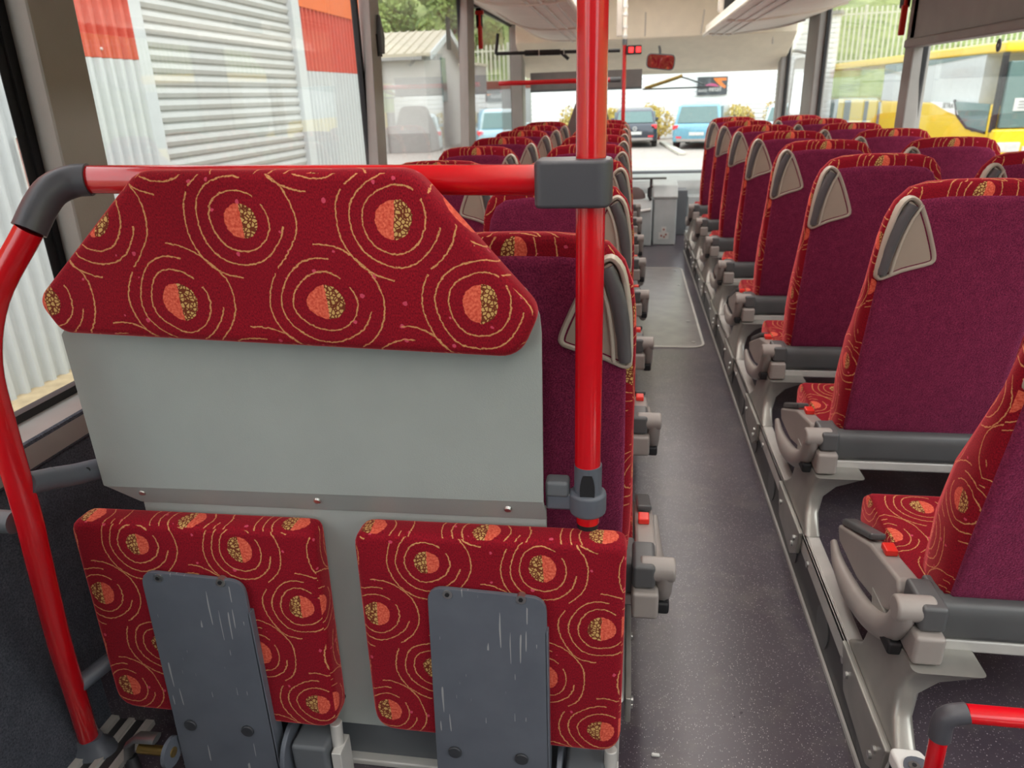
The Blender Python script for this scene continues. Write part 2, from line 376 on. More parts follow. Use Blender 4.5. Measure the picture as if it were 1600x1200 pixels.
# window posts
def post(n, prof, z0=0.70, z1=1.97, mat='pillar_grey', lean=0.0):
    m = MB(); m.rings([[(p[0], p[1], z0) for p in prof], [(p[0], p[1] + lean, z1) for p in prof]])
    return struct(m.build('trim_%d' % n, mat, bevel=0.012, seg=3))
post(2, [(-1.22, 1.43), (-1.12, 1.375), (-1.12, 1.515), (-1.16, 1.53), (-1.24, 1.53)], lean=0.025)
post(3, [(-1.22, 3.46), (-1.12, 3.31), (-1.12, 3.44), (-1.16, 3.56), (-1.24, 3.56)], lean=0.14, mat='post_grey')
post(4, [(-1.22, 5.52), (-1.12, 5.34), (-1.12, 5.58), (-1.16, 5.74), (-1.24, 5.74)], lean=0.22, mat='post_grey')
post(5, [(-1.22, 8.14), (-1.10, 8.14), (-1.10, 8.36), (-1.14, 8.42), (-1.24, 8.42)], mat='post_grey')
post(6, [(-1.22, -0.72), (-1.12, -0.70), (-1.12, -0.58), (-1.22, -0.56)])
post(7, [(1.60, 4.62), (1.50, 4.60), (1.50, 4.735), (1.54, 4.78), (1.62, 4.78)], lean=0.03, mat='post_grey')
post(8, [(1.60, 6.92), (1.50, 6.92), (1.50, 7.30), (1.56, 7.44), (1.62, 7.44)], mat='post_grey')
post(9, [(1.60, 8.42), (1.50, 8.42), (1.50, 8.56), (1.55, 8.66), (1.62, 8.66)], z0=0.3, mat='post_grey')
post(10, [(1.60, 2.20), (1.50, 2.20), (1.50, 2.34), (1.60, 2.34)]); post(11, [(1.60, -0.4), (1.50, -0.4), (1.50, -0.26), (1.60, -0.26)])
# windows: pane with a black rubber gasket
wi = 0
def window(x, y0, y1, z0=0.715, z1=1.955, sgn=-1):
    global wi; wi += 1
    p = struct(MB().box(x - 0.003, x + 0.003, y0, y1, z0, z1).build('window_%d' % wi, 'pane', smooth=0))
    g = 0.014; m = MB(); a, b = x - 0.012, x + 0.012
    m.box(a, b, y0 - g, y0 + g, z0, z1).box(a, b, y1 - g, y1 + g, z0, z1).box(a, b, y0, y1, z0 - g, z0 + g).box(a, b, y0, y1, z1 - g, z1 + g)
    m.build('gasket', 'black_rubber', p, smooth=0); return p
for a, b in ((-2.48, -0.74), (-0.55, 1.425), (1.55, 3.50), (3.62, 5.70), (5.86, 8.16), (8.42, 8.7)): window(-1.215, a, b)
for a, b in ((-2.48, -0.42), (-0.24, 2.18), (2.36, 4.64)): window(1.57, a, b, 0.755)
window(1.57, 4.80, 6.91, 0.755); window(1.57, 7.46, 8.41, 0.1)
p = struct(MB().box(-1.18, 1.57, 8.752, 8.758, 0.46, 1.475).build('window_%d' % (wi + 1), 'pane', smooth=0))
# wide black band with a dotted edge beside the near left post is the gasket edge of the pane
MB().box(-1.211, -1.209, 1.388, 1.412, 0.73, 1.94).build('frit_band', 'black_rubber', bpy.data.objects['window_2'], smooth=0)

# unseen fill lights added under the ceiling to brighten the interior
for x, wd in ((-0.13, 'left'), (0.46, 'right')):
    q = empty('ceiling_fill_light', (x, 2.6, 2.17), 'added unseen fill light strip above the aisle, %s one of the pair' % wd, 'light', 'fill lights added above the aisle')
    MB().box(-0.075, 0.075, -4.9, 4.9, 0.0, 0.03).build('fill_housing', 'rack_cream', q, bevel=0.005)
    MB().box(-0.06, 0.06, -4.85, 4.85, -0.018, 0.0).build('fill_panel', 'fill_emitter', q)

# luggage racks
def rack(label, pts, rail, ribs, sgn):
    q = empty('luggage_rack', (0, 0, 0), label, 'luggage rack', 'overhead luggage racks')
    m = MB(); m.prism(spline(pts[:5], 5) + pts[5:], 'y', -2.4, 7.6); m.build('shell', 'rack_cream', q, smooth=50)
    m = MB(); m.tube([(rail[0], -2.4, rail[1]), (rail[0], 7.62, rail[1])], 0.016, 12); m.build('edge_rail', 'rack_cream', q)
    for x, z in ribs: MB().box(x - 0.009, x + 0.009, -2.4, 7.58, z - 0.008, z + 0.01).build('rib', 'rack_rib', q, bevel=0.003)
    for y in (7.35, 6.0, 4.3, 2.5):
        m = MB(); m.tube([(p[0], y, p[1] - 0.004) for p in spline(pts[:5], 5)], 0.009, 8); m.build('joint_strip', 'rack_cream', q)
    return q
rack('cream moulded luggage rack above the left windows', [(-1.12, 2.02), (-0.96, 1.86), (-0.765, 1.765), (-0.52, 1.745), (-0.335, 1.755), (-0.335, 1.83), (-1.12, 2.12)], (-0.325, 1.757), ((-0.40, 1.752), (-0.47, 1.747), (-0.54, 1.746)), -1)
rack('cream moulded luggage rack above the right windows', [(1.48, 1.83), (1.30, 1.79), (1.095, 1.765), (0.85, 1.745), (0.665, 1.755), (0.665, 1.83), (1.48, 2.12)], (0.655, 1.757), ((0.73, 1.752), (0.80, 1.747), (0.87, 1.746)), 1)
# black block standing in for the shade inside the right rack's opening
q = empty('rack_shade_block', (0.84, 6.6, 1.86), 'black block as painted shade in the opening at the front end of the right rack', 'shade block')
MB().box(-0.13, 0.13, 0, 0.05, 0.0, 0.2).build('casing', 'black_rubber', q, bevel=0.01); MB().box(-0.17, -0.13, 0.0, 0.1, 0.0, 0.2).build('bracket', 'rack_rib', q, bevel=0.01)
# grey hopper panel across the top of the right-hand window
q = empty('blind_panel', (1.50, 3.2, 1.485), 'wide grey panel covering the top of the right window', 'panel')
MB().box(0.0, 0.05, -2.2, 1.50, 0.03, 0.5).build('board', 'post_grey', q, bevel=0.006)
MB().box(-0.022, 0.06, -2.2, 1.51, -0.012, 0.03).build('bottom_rail', 'post_grey', q, bevel=0.008)
# ledge beside the aisle on the right
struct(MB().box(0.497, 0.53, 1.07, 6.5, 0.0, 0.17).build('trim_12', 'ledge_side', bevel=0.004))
q = empty('aisle_ledge_rail', (0.508, 1.07, 0.17), 'long silver mounting rail on the ledge along the right side of the aisle', 'rail')
MB().box(-0.02, 0.02, 0, 5.4, 0, 0.012).box(-0.02, -0.013, 0, 5.4, -0.04, 0.012).box(-0.012, 0.014, 0.02, 5.38, 0.012, 0.0155).build('channel', 'dull_alu', q, bevel=0.002, seg=2)
MB().box(-0.018, -0.012, 0, 5.4, -0.168, -0.155).build('foot_strip', 'dull_alu', q)
for k in range(15):
    MB().cyl((-0.0135, 0.12 + k * 0.35, -0.095), (-0.008, 0.12 + k * 0.35, -0.095), 0.052, 24).build('round_cover', 'tray_grey', q)
for k in range(14):
    m = MB(); m.cyl((-0.024, 0.28 + k * 0.35, -0.028), (-0.018, 0.28 + k * 0.35, -0.028), 0.009, 12).build('bolt', 'steel', q)
# ledge on the left
struct(MB().box(-0.03, 0.012, 1.13, 6.3, 0.0, 0.18).build('trim_13', 'dull_alu', bevel=0.004))
# wall track on the left
q = empty('floor_track', (-1.10, -0.4, 0.0), 'silver channelled track along the floor beside the left wall', 'track')
MB().box(-0.03, 0.075, -2.0, 5.4, 0.0, 0.006).box(-0.03, -0.012, -2.0, 5.4, 0.006, 0.016).box(0.012, 0.026, -2.0, 5.4, 0.006, 0.013).box(0.055, 0.075, -2.0, 5.4, 0.006, 0.013).build('profile', 'dull_alu', q, smooth=0)
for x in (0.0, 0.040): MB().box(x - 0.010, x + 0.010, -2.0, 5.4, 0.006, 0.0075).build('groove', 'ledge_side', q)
# floor hatch
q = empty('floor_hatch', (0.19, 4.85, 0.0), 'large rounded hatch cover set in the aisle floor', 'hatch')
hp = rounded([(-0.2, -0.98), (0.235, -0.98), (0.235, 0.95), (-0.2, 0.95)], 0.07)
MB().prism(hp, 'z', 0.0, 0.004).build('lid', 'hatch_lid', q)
m = MB(); hi = inset(hp, -0.012); m.rings([[(p[0], p[1], 0) for p in hi], [(p[0], p[1], 0.007) for p in hi], [(p[0], p[1], 0.007) for p in hp], [(p[0], p[1], 0) for p in hp]], closed=True)
m.build('frame', 'dull_alu', q)
for x in (-0.14, 0.19):
    for y in (-0.9, -0.5, 0.4, 0.86): MB().cyl((x, y, 0.003), (x, y, 0.007), 0.011, 12).build('screw', 'steel', q)
tag(MB().box(0.08, 0.097, 1.175, 1.182, 0.0, 0.006).build('litter', 'white_paint', bevel=0.002), 'tiny white scrap lying on the aisle floor near the camera', 'litter')

# ================================================================== COACH SEATS
SL = 0.206
def lean(secs, z0=0.27):   # tilt an upright slab backwards about its lower edge
    return [[(p[0], p[1] - (p[2] - z0) * SL, p[2]) for p in s] for s in secs]
def seat_proto(s, label, group, loc):
    """s=+1: aisle on -x side. local origin on the platform (z 0.165)"""
    B = -0.165
    q = empty('coach_seat', loc, label, 'seat', group)
    half = [(0.19, 0.43), (0.191, 0.50), (0.192, 0.56), (0.192, 0.62), (0.191, 0.68), (0.19, 0.74), (0.19, 0.80), (0.189, 0.86), (0.189, 0.92), (0.187, 0.97), (0.181, 1.015), (0.168, 1.052), (0.144, 1.080), (0.112, 1.091), (0.06, 1.095), (0.0, 1.096)]
    out = [(x, z + B) for x, z in half] + [(-x, z + B) for x, z in half[::-1][1:]]
    # patterned shell
    prof = [(0.0, 0.012), (0.012, 0.0), (0.035, -0.004), (0.085, -0.004), (0.112, 0.004), (0.125, 0.03), (0.118, 0.07)]
    TH = [(0.2, 0.8), (0.43, 0.85), (0.55, 1.08), (0.68, 1.0), (0.80, 0.62), (0.87, 0.42), (0.95, 0.32), (1.05, 0.32), (1.2, 0.4)]
    def thick(z):
        for (a, ta), (b_, tb) in zip(TH, TH[1:]):
            if z <= b_: return ta + (tb - ta) * (z - a) / (b_ - a)
        return 0.4
    m = MB(); m.rings(lean([[(s * p[0], y * thick(p[1] - B), p[1]) for p in inset(out, dd)] for y, dd in prof]))
    m.build('backrest', 'moquette', q, smooth=60)
    # purple carpet back
    ph = [(0.178, 0.437), (0.180, 0.60), (0.178, 0.80), (0.177, 0.92), (0.174, 0.97), (0.166, 1.01), (0.150, 1.042), (0.126, 1.058), (0.07, 1.064), (0.0, 1.065)]
    po = [(x, z + B) for x, z in ph] + [(-x, z + B) for x, z in ph[::-1][1:]]
    m = MB(); m.rings(lean([[(s * p[0], y, p[1]) for p in inset(po, dd)] for y, dd in ((0.006, 0.0), (-0.003, 0.0), (-0.008, 0.006), (-0.010, 0.02))]))
    m.build('back_panel', 'purple_pile', q, smooth=60)
    # corner grab handle in its moulded bezel
    bz = [(-0.151, 1.068), (-0.126, 1.055), (-0.104, 1.018), (-0.084, 0.975), (-0.066, 0.930), (-0.068, 0.912), (-0.085, 0.903), (-0.13, 0.889), (-0.170, 0.870), (-0.184, 0.872), (-0.188, 0.887), (-0.187, 0.94), (-0.183, 0.99), (-0.172, 1.045)]
    bo = [(p.x, p.y) for p in spline([(x, z + B, 0) for x, z in bz], 3, True)]
    b1 = inset(bo, 0.003); b2 = inset(bo, 0.008); b3 = inset(bo, 0.011)
    def S(pts, y): return [(s * p[0], y, p[1]) for p in pts]
    m = MB(); m.rings(lean([S(bo, 0.02), S(bo, -0.010), S(b1, -0.016), S(b2, -0.0155), S(b3, -0.006), S(b3, 0.02)]), cap=False)
    bzl = m.build('handle_bezel', 'bezel', q, smooth=70)
    m = MB(); m.rings(lean([S(b3, 0.01), S(inset(bo, 0.013), -0.0115)])); m.build('pocket', 'bezel_pocket', bzl, smooth=30)
    hpth = [(-0.142, 1.048), (-0.156, 1.015), (-0.166, 0.975), (-0.172, 0.93), (-0.1755, 0.884)]
    wds = [0.016, 0.017, 0.0165, 0.015, 0.013]
    pth = spline([(x, z + B, 0) for x, z in hpth], 4); secs = []
    for i, p in enumerate(pth):
        a = pth[max(0, i - 1)]; b_ = pth[min(len(pth) - 1, i + 1)]; tg = (b_ - a).normalized(); nx, nz = -tg.y, tg.x
        wd = wds[min(4, i // 4)] * 0.8
        secs.append([(s * (p.x + nx * wd * c), -0.0135 - 0.009 * h, p.y + nz * wd * c) for c, h in ((-1, -0.5), (-0.9, 0.5), (-0.45, 1), (0.45, 1), (0.9, 0.5), (1, -0.5))])
    m = MB(); m.rings(lean(secs)); m.build('grab_handle', 'handle_grey', bzl, smooth=60)
    m = MB(); m.tube([(s * (p.x + 0.019), -0.0145 - (p.y + B - 0.0 - B - 0.27) * SL, p.y) for p in pth], 0.0035, 8); m.build('pocket_rim', 'bezel', bzl)
    # cushion
    pr = rounded([(0.06, 0.325), (0.07, 0.392), (0.40, 0.418), (0.435, 0.39), (0.425, 0.325)], [0.01, 0.02, 0.03, 0.03, 0.02], 5)
    m = MB(); xs = [(-0.203, 0.012), (-0.2, 0.004), (-0.19, 0.0), (0.19, 0.0), (0.2, 0.004), (0.203, 0.012)]
    m.rings([[(x, p[0], p[1] + B) for p in inset(pr, dd)] for x, dd in xs]); m.build('seat_cushion', 'moquette', q, smooth=60)
    # plastic tray below the back
    pr = [(-0.030, 0.368), (-0.036, 0.415), (-0.026, 0.438), (-0.012, 0.442), (0.06, 0.44), (0.07, 0.36), (-0.02, 0.358)]
    x0, x1 = (-0.205, 0.2322)
    m = MB(); m.prism([(a, b_ + B) for a, b_ in pr], 'x', s * x0, s * x1); m.build('base_tray', 'tray_grey', q, bevel=0.007, seg=3)
    m = MB(); m.box(min(s * -0.229, s * 0.2322), max(s * -0.229, s * 0.2322), -0.02, 0.03, 0.328 + B, 0.356 + B)
    m.build('crossbar', 'dull_alu', q, bevel=0.006)
    return q
def aisle_parts(q, s, legdx):
    B = -0.165
    hs = [(0.423, 0.317), (0.211, 0.402), (0.051, 0.432), (0.035, 0.41), (0.06, 0.35), (0.099, 0.322), (0.25, 0.285), (0.40, 0.285)]
    m = MB(); m.prism([(a, b_ + B) for a, b_ in hs], 'x', s * -0.25, s * -0.207); h = m.build('armrest_housing', 'arm_grey', q, bevel=0.008, seg=3)
    m = MB(); m.prism([(0.41, 0.322 + B), (0.225, 0.402 + B), (0.225, 0.418 + B), (0.405, 0.345 + B)], 'x', s * -0.246, s * -0.212); m.build('lever_cap', 'tray_grey', h, bevel=0.006)
    m = MB(); m.box(min(s * -0.238, s * -0.214), max(s * -0.238, s * -0.214), 0.15, 0.182, 0.413 + B, 0.427 + B); m.build('release_button', 'button_red', h, bevel=0.003)
    path = spline([(0.375, 0.268), (0.30, 0.254), (0.22, 0.262), (0.13, 0.288), (0.05, 0.325), (0.0, 0.36), (-0.03, 0.41), (-0.035, 0.43)], 3, False) if False else spline([(0, a, b_ + B) for a, b_ in ((0.395, 0.285), (0.34, 0.262), (0.24, 0.262), (0.14, 0.283), (0.06, 0.315), (0.005, 0.355), (-0.025, 0.40), (-0.035, 0.43))], 4)
    n = len(path); rad = [0.010 + 0.016 * min(1, i / 8) for i in range(n)]
    m = MB(); m.tube([(s * -0.262, p.y, p.z) for p in path], rad, 14, flat=0.75); a = m.build('armrest', 'arm_grey', q, smooth=60)
    m = MB(); m.cyl((s * -0.283, -0.037, 0.432 + B), (s * -0.215, -0.037, 0.432 + B), 0.024, 24); m.build('pivot_knob', 'arm_grey', a, bevel=0.006)
    m = MB(); m.box(min(s * -0.276, s * -0.25), max(s * -0.276, s * -0.25), -0.03, 0.02, 0.318 + B, 0.345 + B); m.build('rubber_stop', 'black_rubber', a, bevel=0.006)
    m = MB(); m.box(min(s * -0.245, s * -0.2), max(s * -0.245, s * -0.2), -0.062, 0.03, 0.40 + B, 0.452 + B); m.build('pivot_cover', 'tray_grey', q, bevel=0.008)
    m = MB(); m.box(min(s * -0.252, s * -0.2), max(s * -0.252, s * -0.2), -0.075, 0.0, 0.338 + B, 0.398 + B); m.build('pivot_block', 'arm_grey', q, bevel=0.008)
    # cast leg on the ledge
    L = [(-0.276, -0.236, -0.14, 0.17, 0.187), (-0.274, -0.236, -0.125, 0.15, 0.198), (-0.268, -0.232, -0.085, 0.12, 0.225), (-0.262, -0.22, -0.065, 0.115, 0.265), (-0.258, -0.19, -0.07, 0.13, 0.30), (-0.252, -0.13, -0.09, 0.16, 0.335)]
    m = MB(); secs = []
    for x0, x1, y0, y1, z in L:
        pp = rounded([(x0 + legdx, y0), (x1 + legdx, y0), (x1 + legdx, y1), (x0 + legdx, y1)], 0.014, 4); secs.append([(s * x, y, z + B) for x, y in pp])
    m.rings(secs); lg = m.build('pedestal_leg', 'leg_cast', q, smooth=60)
    m = MB(); m.prism([(-0.13, 0.19 + B), (0.16, 0.19 + B), (0.11, 0.10 + B), (-0.06, 0.08 + B), (-0.12, 0.12 + B)], 'x', s * (-0.290 + legdx), s * (-0.2785 + legdx)); pl = m.build('fixing_plate', 'leg_cast', lg, bevel=0.003)
    for y, z in ((-0.09, 0.15), (-0.075, 0.122), (0.10, 0.15)):
        MB().cyl((s * (-0.295 + legdx), y, z + B), (s * (-0.28 + legdx), y, z + B), 0.008, 12).build('bolt', 'steel', lg)
ORD = ['nearest', 'second', 'third', 'fourth', 'fifth', 'sixth', 'seventh', 'eighth']
def lab(side, col, k):
    return 'red coach seat with purple back, %s seat of the %s block, %s row from camera' % (col, side, ORD[k])
G = 'red coach seats in rows'
pr_ = seat_proto(1, lab('right', 'aisle', 0), G, (0.770, 1.195, 0.165)); aisle_parts(pr_, 1, 0.0)
for k in range(1, 8): dup(pr_, (0.765, 1.20 + 0.7 * k, 0.165), lab('right', 'aisle', k), G)
AISLE = ('armrest_housing', 'armrest', 'pivot_cover', 'pivot_block', 'pedestal_leg')
for k in range(1, 8): dup(pr_, (1.23, 1.20 + 0.7 * k, 0.165), lab('right', 'window', k), G, AISLE)
pl_ = seat_proto(-1, lab('left', 'aisle', 0), G, (-0.172, 1.265, 0.165)); aisle_parts(pl_, -1, 0.085)
for k in range(1, 8): dup(pl_, (-0.172, 1.265 + 0.7 * k, 0.165), lab('left', 'aisle', k), G)
for k in range(0, 8): dup(pl_, (-0.642, 1.265 + 0.7 * k, 0.165), lab('left', 'window', k), G, AISLE)

# ================================================================== WHEELCHAIR BAY
# grey backboard with upholstered headboard
q = empty('wheelchair_backboard', (-0.52, 1.04, 0.16), 'grey sheet backboard topped by a red patterned headboard, behind the folded seats', 'backboard')
def L3(pts, ox=-0.52, oz=0.16): return [(x - ox, z - oz) for x, z in pts]
bp = rounded(L3([(-0.916, 0.955), (-0.86, 1.02), (-0.80, 1.06), (-0.120, 1.06), (-0.122, 0.683), (-0.912, 0.672)]), [0.0, 0.0, 0.0, 0.09, 0.0, 0.004])
m = MB(); m.prism(bp, 'y', -0.005, 0.001); m.build('sheet', 'panel_grey', q)
m = MB(); lp = [(-0.912, -0.005, 0.673), (-0.122, -0.005, 0.684), (-0.119, 0.016, 0.638), (-0.862, 0.016, 0.630)]
lp = [(x + 0.52, y, z - 0.16) for x, y, z in lp]; m.rings([lp, [(x, y + 0.007, z) for x, y, z in lp]]); m.build('folded_lip', 'panel_grey', q, bevel=0.002, seg=2)
for x, z in ((-0.845, 0.660), (-0.515, 0.662), (-0.182, 0.664)):
    m = MB(); m.cyl((x + 0.52, 0.008, z - 0.16), (x + 0.52, 0.001, z - 0.1635), 0.0085, 14, 0.0055); m.build('rivet', 'steel', q)
m = MB(); m.box(-0.34, 0.40, 0.018, 0.026, -0.02, 0.50); m.build('lower_sheet', 'panel_grey', q, bevel=0.002)
m = MB(); m.cyl((-0.01, 0.014, 0.05), (-0.01, 0.020, 0.05), 0.008, 12); m.build('slot_plug', 'black_rubber', q)
hbp = rounded(L3([(-0.692, 1.216), (-0.287, 1.212), (-0.117, 1.015), (-0.148, 0.946), (-0.875, 0.972), (-0.905, 1.026)]), [0.05, 0.05, 0.035, 0.045, 0.03, 0.03], 6)
m = MB(); pad(m, hbp, -0.056, -0.005, 0.016); m.build('headboard', 'moquette_turned', q, smooth=60)
m = MB(); m.box(-0.36, 0.44, 0.062, 0.08, -0.155, 0.02); m.build('base_box', 'dash_dark', q, bevel=0.004)
m = MB(); m.box(-0.34, 0.44, 0.042, 0.08, -0.16, -0.145); m.build('floor_rail', 'dull_alu', q, bevel=0.004)

# folding seats, tipped up
def flip(label, x0, x1, z0, z1, px0, px1, pz1, skew):
    cx = (x0 + x1) / 2
    q = empty('folding_seat', (cx, 1.0, 0.0), label, 'folding seat', 'tip-up seats in the wheelchair bay')
    pts = rounded([(x0 - cx + skew, z0), (x1 - cx + skew, z0 - 0.004), (x1 - cx, z1 + 0.004), (x0 - cx, z1)], [0.045, 0.045, 0.022, 0.03], 5)
    m = MB(); pad(m, pts, 0.0, 0.056, 0.014); c = m.build('cushion', 'moquette', q, smooth=60)
    pp = rounded([(px0 - cx - 0.012, 0.02), (px1 - cx, 0.02), (px1 - cx, pz1 - 0.008), (px0 - cx, pz1)], [0, 0, 0.03, 0.03], 5)
    m = MB(); m.prism(pp, 'y', -0.014, -0.006); m.box(px1 - cx - 0.004, px1 - cx + 0.002, -0.014, 0.02, 0.02, pz1 - 0.075); pl = m.build('mounting_plate', 'scratched_plate', q, bevel=0.0015, seg=2)
    for x in (px0 - cx + 0.035, px1 - cx - 0.042):
        m = MB(); m.cyl((x, -0.016, pz1 - 0.012), (x, -0.005, pz1 - 0.012), 0.0085, 14); m.build('screw', 'steel', pl)
        m = MB(); m.cyl((x, -0.0185, pz1 - 0.011), (x, -0.0155, pz1 - 0.011), 0.004, 6); m.build('screw_socket', 'black_rubber', pl)
    for x in (px0 - cx + 0.027, px1 - cx - 0.05):
        m = MB(); m.cyl((x, -0.019, 0.175), (x, -0.013, 0.175), 0.0125, 20); m.build('rubber_cap', 'cap_dark', pl, bevel=0.002)
    m = MB(); m.cyl((px1 - cx + 0.012, 0.03, 0.10), (px1 - cx + 0.022, 0.03, 0.10), 0.062, 28); m.cyl((px1 - cx + 0.02, 0.03, 0.09), (px1 - cx + 0.028, 0.03, 0.09), 0.014, 12); m.build('hinge_disc', 'slate_plate', q, bevel=0.002)
    m = MB(); m.box(px1 - cx + 0.028, px1 - cx + 0.10, -0.01, 0.07, 0.0, 0.14); m.build('hinge_block', 'dash_dark', q, bevel=0.008)
    m = MB(); m.cyl((px1 - cx + 0.11, 0.02, 0.0), (px1 - cx + 0.11, 0.03, 0.17), 0.012, 14); m.box(px1 - cx + 0.105, px1 - cx + 0.125, 0.0, 0.05, 0.0, 0.12); m.build('support_bar', 'dull_alu', q, bevel=0.002)
    m = MB(); m.box(px0 - cx - 0.02, px1 - cx + 0.02, 0.0, 0.06, 0.0, 0.02); m.build('foot', 'dash_dark', q, bevel=0.004)
    return q
flip('right-hand one of the two folded red seats, below the thick vertical red pole', -0.442, 0.014, 0.193, 0.627, -0.315, -0.114, 0.539, -0.002)
flip('left-hand one of the two folded red seats, next to the bent red rail', -0.974, -0.512, 0.185, 0.618, -0.843, -0.647, 0.531, -0.006)
# latch hook beside the left folded seat
q = empty('latch_hook', (-0.915, 0.97, 0.0), 'silver hook latch with black knob low beside the left folded seat', 'latch')
m = MB(); m.tube([(-0.045, 0, 0.085), (-0.035, 0, 0.125), (-0.01, 0, 0.145), (0.03, 0, 0.147)], 0.007, 8, flat=2.2); m.build('hook', 'steel', q)
MB().cyl((-0.015, 0.0, 0.115), (0.06, 0.0, 0.115), 0.010, 14).build('spindle', 'brass', q)
MB().tube([(-0.04, 0.0, 0.09), (-0.035, -0.01, 0.05), (-0.01, -0.01, 0.02), (0.0, -0.01, 0.0)], [0.012, 0.018, 0.02, 0.02], 14).build('knob', 'black_rubber', q)
MB().cyl((0.05, 0, 0.115), (0.058, 0, 0.115), 0.03, 20).build('washer', 'slate_plate', q)

# bent red guard rail on the left, and vertical pole
q = empty('guard_rail', (-1.10, 1.05, 0.0), 'red bent tube rail running from floor to over the headboard, with grey elbow', 'handrail')
def rel(pts, o=(-1.10, 1.05, 0.0)): return [tuple(a - b_ for a, b_ in zip(p, o)) for p in pts]
el = spline([(-0.82, 1.062, 1.1985), (-0.845, 1.054, 1.197), (-0.867, 1.036, 1.186), (-0.882, 1.02, 1.163), (-0.893, 1.0, 1.132)], 4)
low = spline([(-0.893, 1.0, 1.132), (-0.950, 0.962, 1.035), (-0.964, 0.930, 0.94), (-0.960, 0.918, 0.83), (-0.966, 0.921, 0.68), (-0.980, 0.929, 0.595), (-1.030, 0.965, 0.380), (-1.075, 1.006, 0.205), (-1.122, 1.048, 0.025)], 5)
MB().tube(rel(low), 0.0205, 20).build('bent_tube', 'red_paint', q, smooth=60)
MB().tube(rel(spline([(-0.82, 1.064, 1.1985), (-0.115, 1.064, 1.187)], 4)), 0.0215, 20).build('top_tube', 'red_paint', q, smooth=60)
MB().tube(rel(el), 0.0245, 20).build('elbow', 'dark_plastic', q, smooth=60)
m = MB(); m.rings([[(math.cos(a) * 0.06 * k1 - 0.02, math.sin(a) * 0.04 * k1 - 0.005, z) for a in [2 * PI * i / 24 for i in range(24)]] for k1, z in ((1, 0.0), (0.95, 0.012), (0.62, 0.028), (0.55, 0.045))]); m.build('foot', 'slate_plate', q, smooth=50)
MB().tube(rel(spline([(-0.955, 0.925, 0.735), (-0.953, 0.975, 0.718), (-0.948, 1.02, 0.702), (-0.935, 1.055, 0.694), (-0.905, 1.078, 0.69), (-0.85, 1.082, 0.69)], 4)), 0.019, 18).build('upper_bracket', 'slate_plate', q, smooth=60)
m = MB(); m.cyl(*rel([(-0.954, 0.972, 0.719), (-0.9537, 0.9755, 0.7178)]), 0.0196, 18); m.build('bracket_joint', 'dash_dark', q)
MB().cyl(*rel([(-0.937, 1.036, 0.705), (-0.930, 1.028, 0.707)]), 0.005, 12).build('bracket_screw', 'black_rubber', q)
MB().tube(rel([(-1.07, 1.005, 0.22), (-1.035, 1.06, 0.238), (-0.99, 1.10, 0.25)]), 0.017, 16).build('lower_bracket', 'slate_plate', q, smooth=60)
MB().cyl(*rel([(-1.11, 0.92, 0.665), (-1.0, 0.925, 0.66)]), 0.02, 16).build('wall_fixing', 'dash_dark', q)

q = empty('grab_pole', (-0.051, 1.055, 0.6), 'thick vertical red pole at the right edge of the backboard', 'pole')
MB().cyl((-0.001, 0, 0.145), (0.004, 0, 1.61), 0.0208, 24).build('tube', 'red_paint', q, smooth=60)
m = MB(); m.cyl((0, 0, 0.07), (0, 0, 0.146), 0.0222, 24); m.build('sleeve', 'slate_plate', q, smooth=50)
m = MB(); m.rings([[(math.cos(a) * 0.012, -0.0185 - 0.004 * (1 if k == 1 else 0), 0.108 + max(-0.028, min(0.028, math.sin(a) * 0.034))) for a in [2 * PI * i / 20 for i in range(20)]] for k in (0, 1)]); m.build('sleeve_button', 'black_rubber', q)
m = MB(); m.cyl((0, 0, 0.058), (0, 0, 0.098), 0.030, 24); m.box(-0.069, 0.0, -0.008, 0.016, 0.062, 0.094); m.build('bracket', 'slate_plate', q, bevel=0.006)
m = MB(); m.box(-0.069, -0.03, -0.012, 0.02, 0.088, 0.116); m.build('bracket_cover', 'dash_dark', q, bevel=0.006)
MB().cyl((0, 0, 0.04), (0, 0, 0.06), 0.019, 20).build('lower_ring', 'red_paint', q)
MB().cyl((0, 0.0, 0.029), (0, 0, 0.041), 0.017, 20).build('lower_tube', 'black_rubber', q)
m = MB(); m.prism(rounded([(-0.075, -0.036), (0.028, -0.036), (0.032, 0.03), (-0.075, 0.03)], [0.012, 0.02, 0.02, 0.01]), 'z', 0.553, 0.617); m.build('clamp', 'dark_plastic', q, bevel=0.006)

# low red rail and fittings at the lower right
q = empty('low_guard_rail', (0.475, 0.90, 0.165), 'short low red rail with grey elbow in the bottom right corner', 'handrail')
MB().cyl((0.0, -0.02, -0.16), (0.0, 0, 0.245), 0.0125, 18).build('upright_tube', 'red_paint', q)
MB().tube(spline([(0.0, -0.001, 0.235), (0.0, 0, 0.262), (0.008, 0, 0.277), (0.03, 0, 0.2835)], 4), 0.0155, 16).build('elbow', 'dark_plastic', q)
MB().cyl((0.028, 0, 0.2835), (0.125, 0, 0.283), 0.014, 18).build('cross_tube', 'red_paint', q)
MB().tube(spline([(0.12, 0, 0.283), (0.145, 0, 0.28), (0.155, 0.0, 0.265), (0.156, 0, 0.24)], 4), 0.0165, 16).build('corner_elbow', 'dark_plastic', q)
MB().cyl((0.156, 0, 0.0), (0.156, 0, 0.245), 0.014, 18).build('far_upright', 'red_paint', q)
q = empty('rail_end_bracket', (0.515, 1.068, 0.17), 'pale cast bracket with oval bolt plate at the near end of the ledge', 'bracket')
m = MB(); m.prism(rounded([(-0.03, 0.0), (0.022, 0.0), (0.03, -0.02), (0.09, -0.07), (0.09, -0.14), (-0.015, -0.14)], 0.012), 'z', 0.0, 0.03); m.build('casting', 'white_paint', q, bevel=0.006)
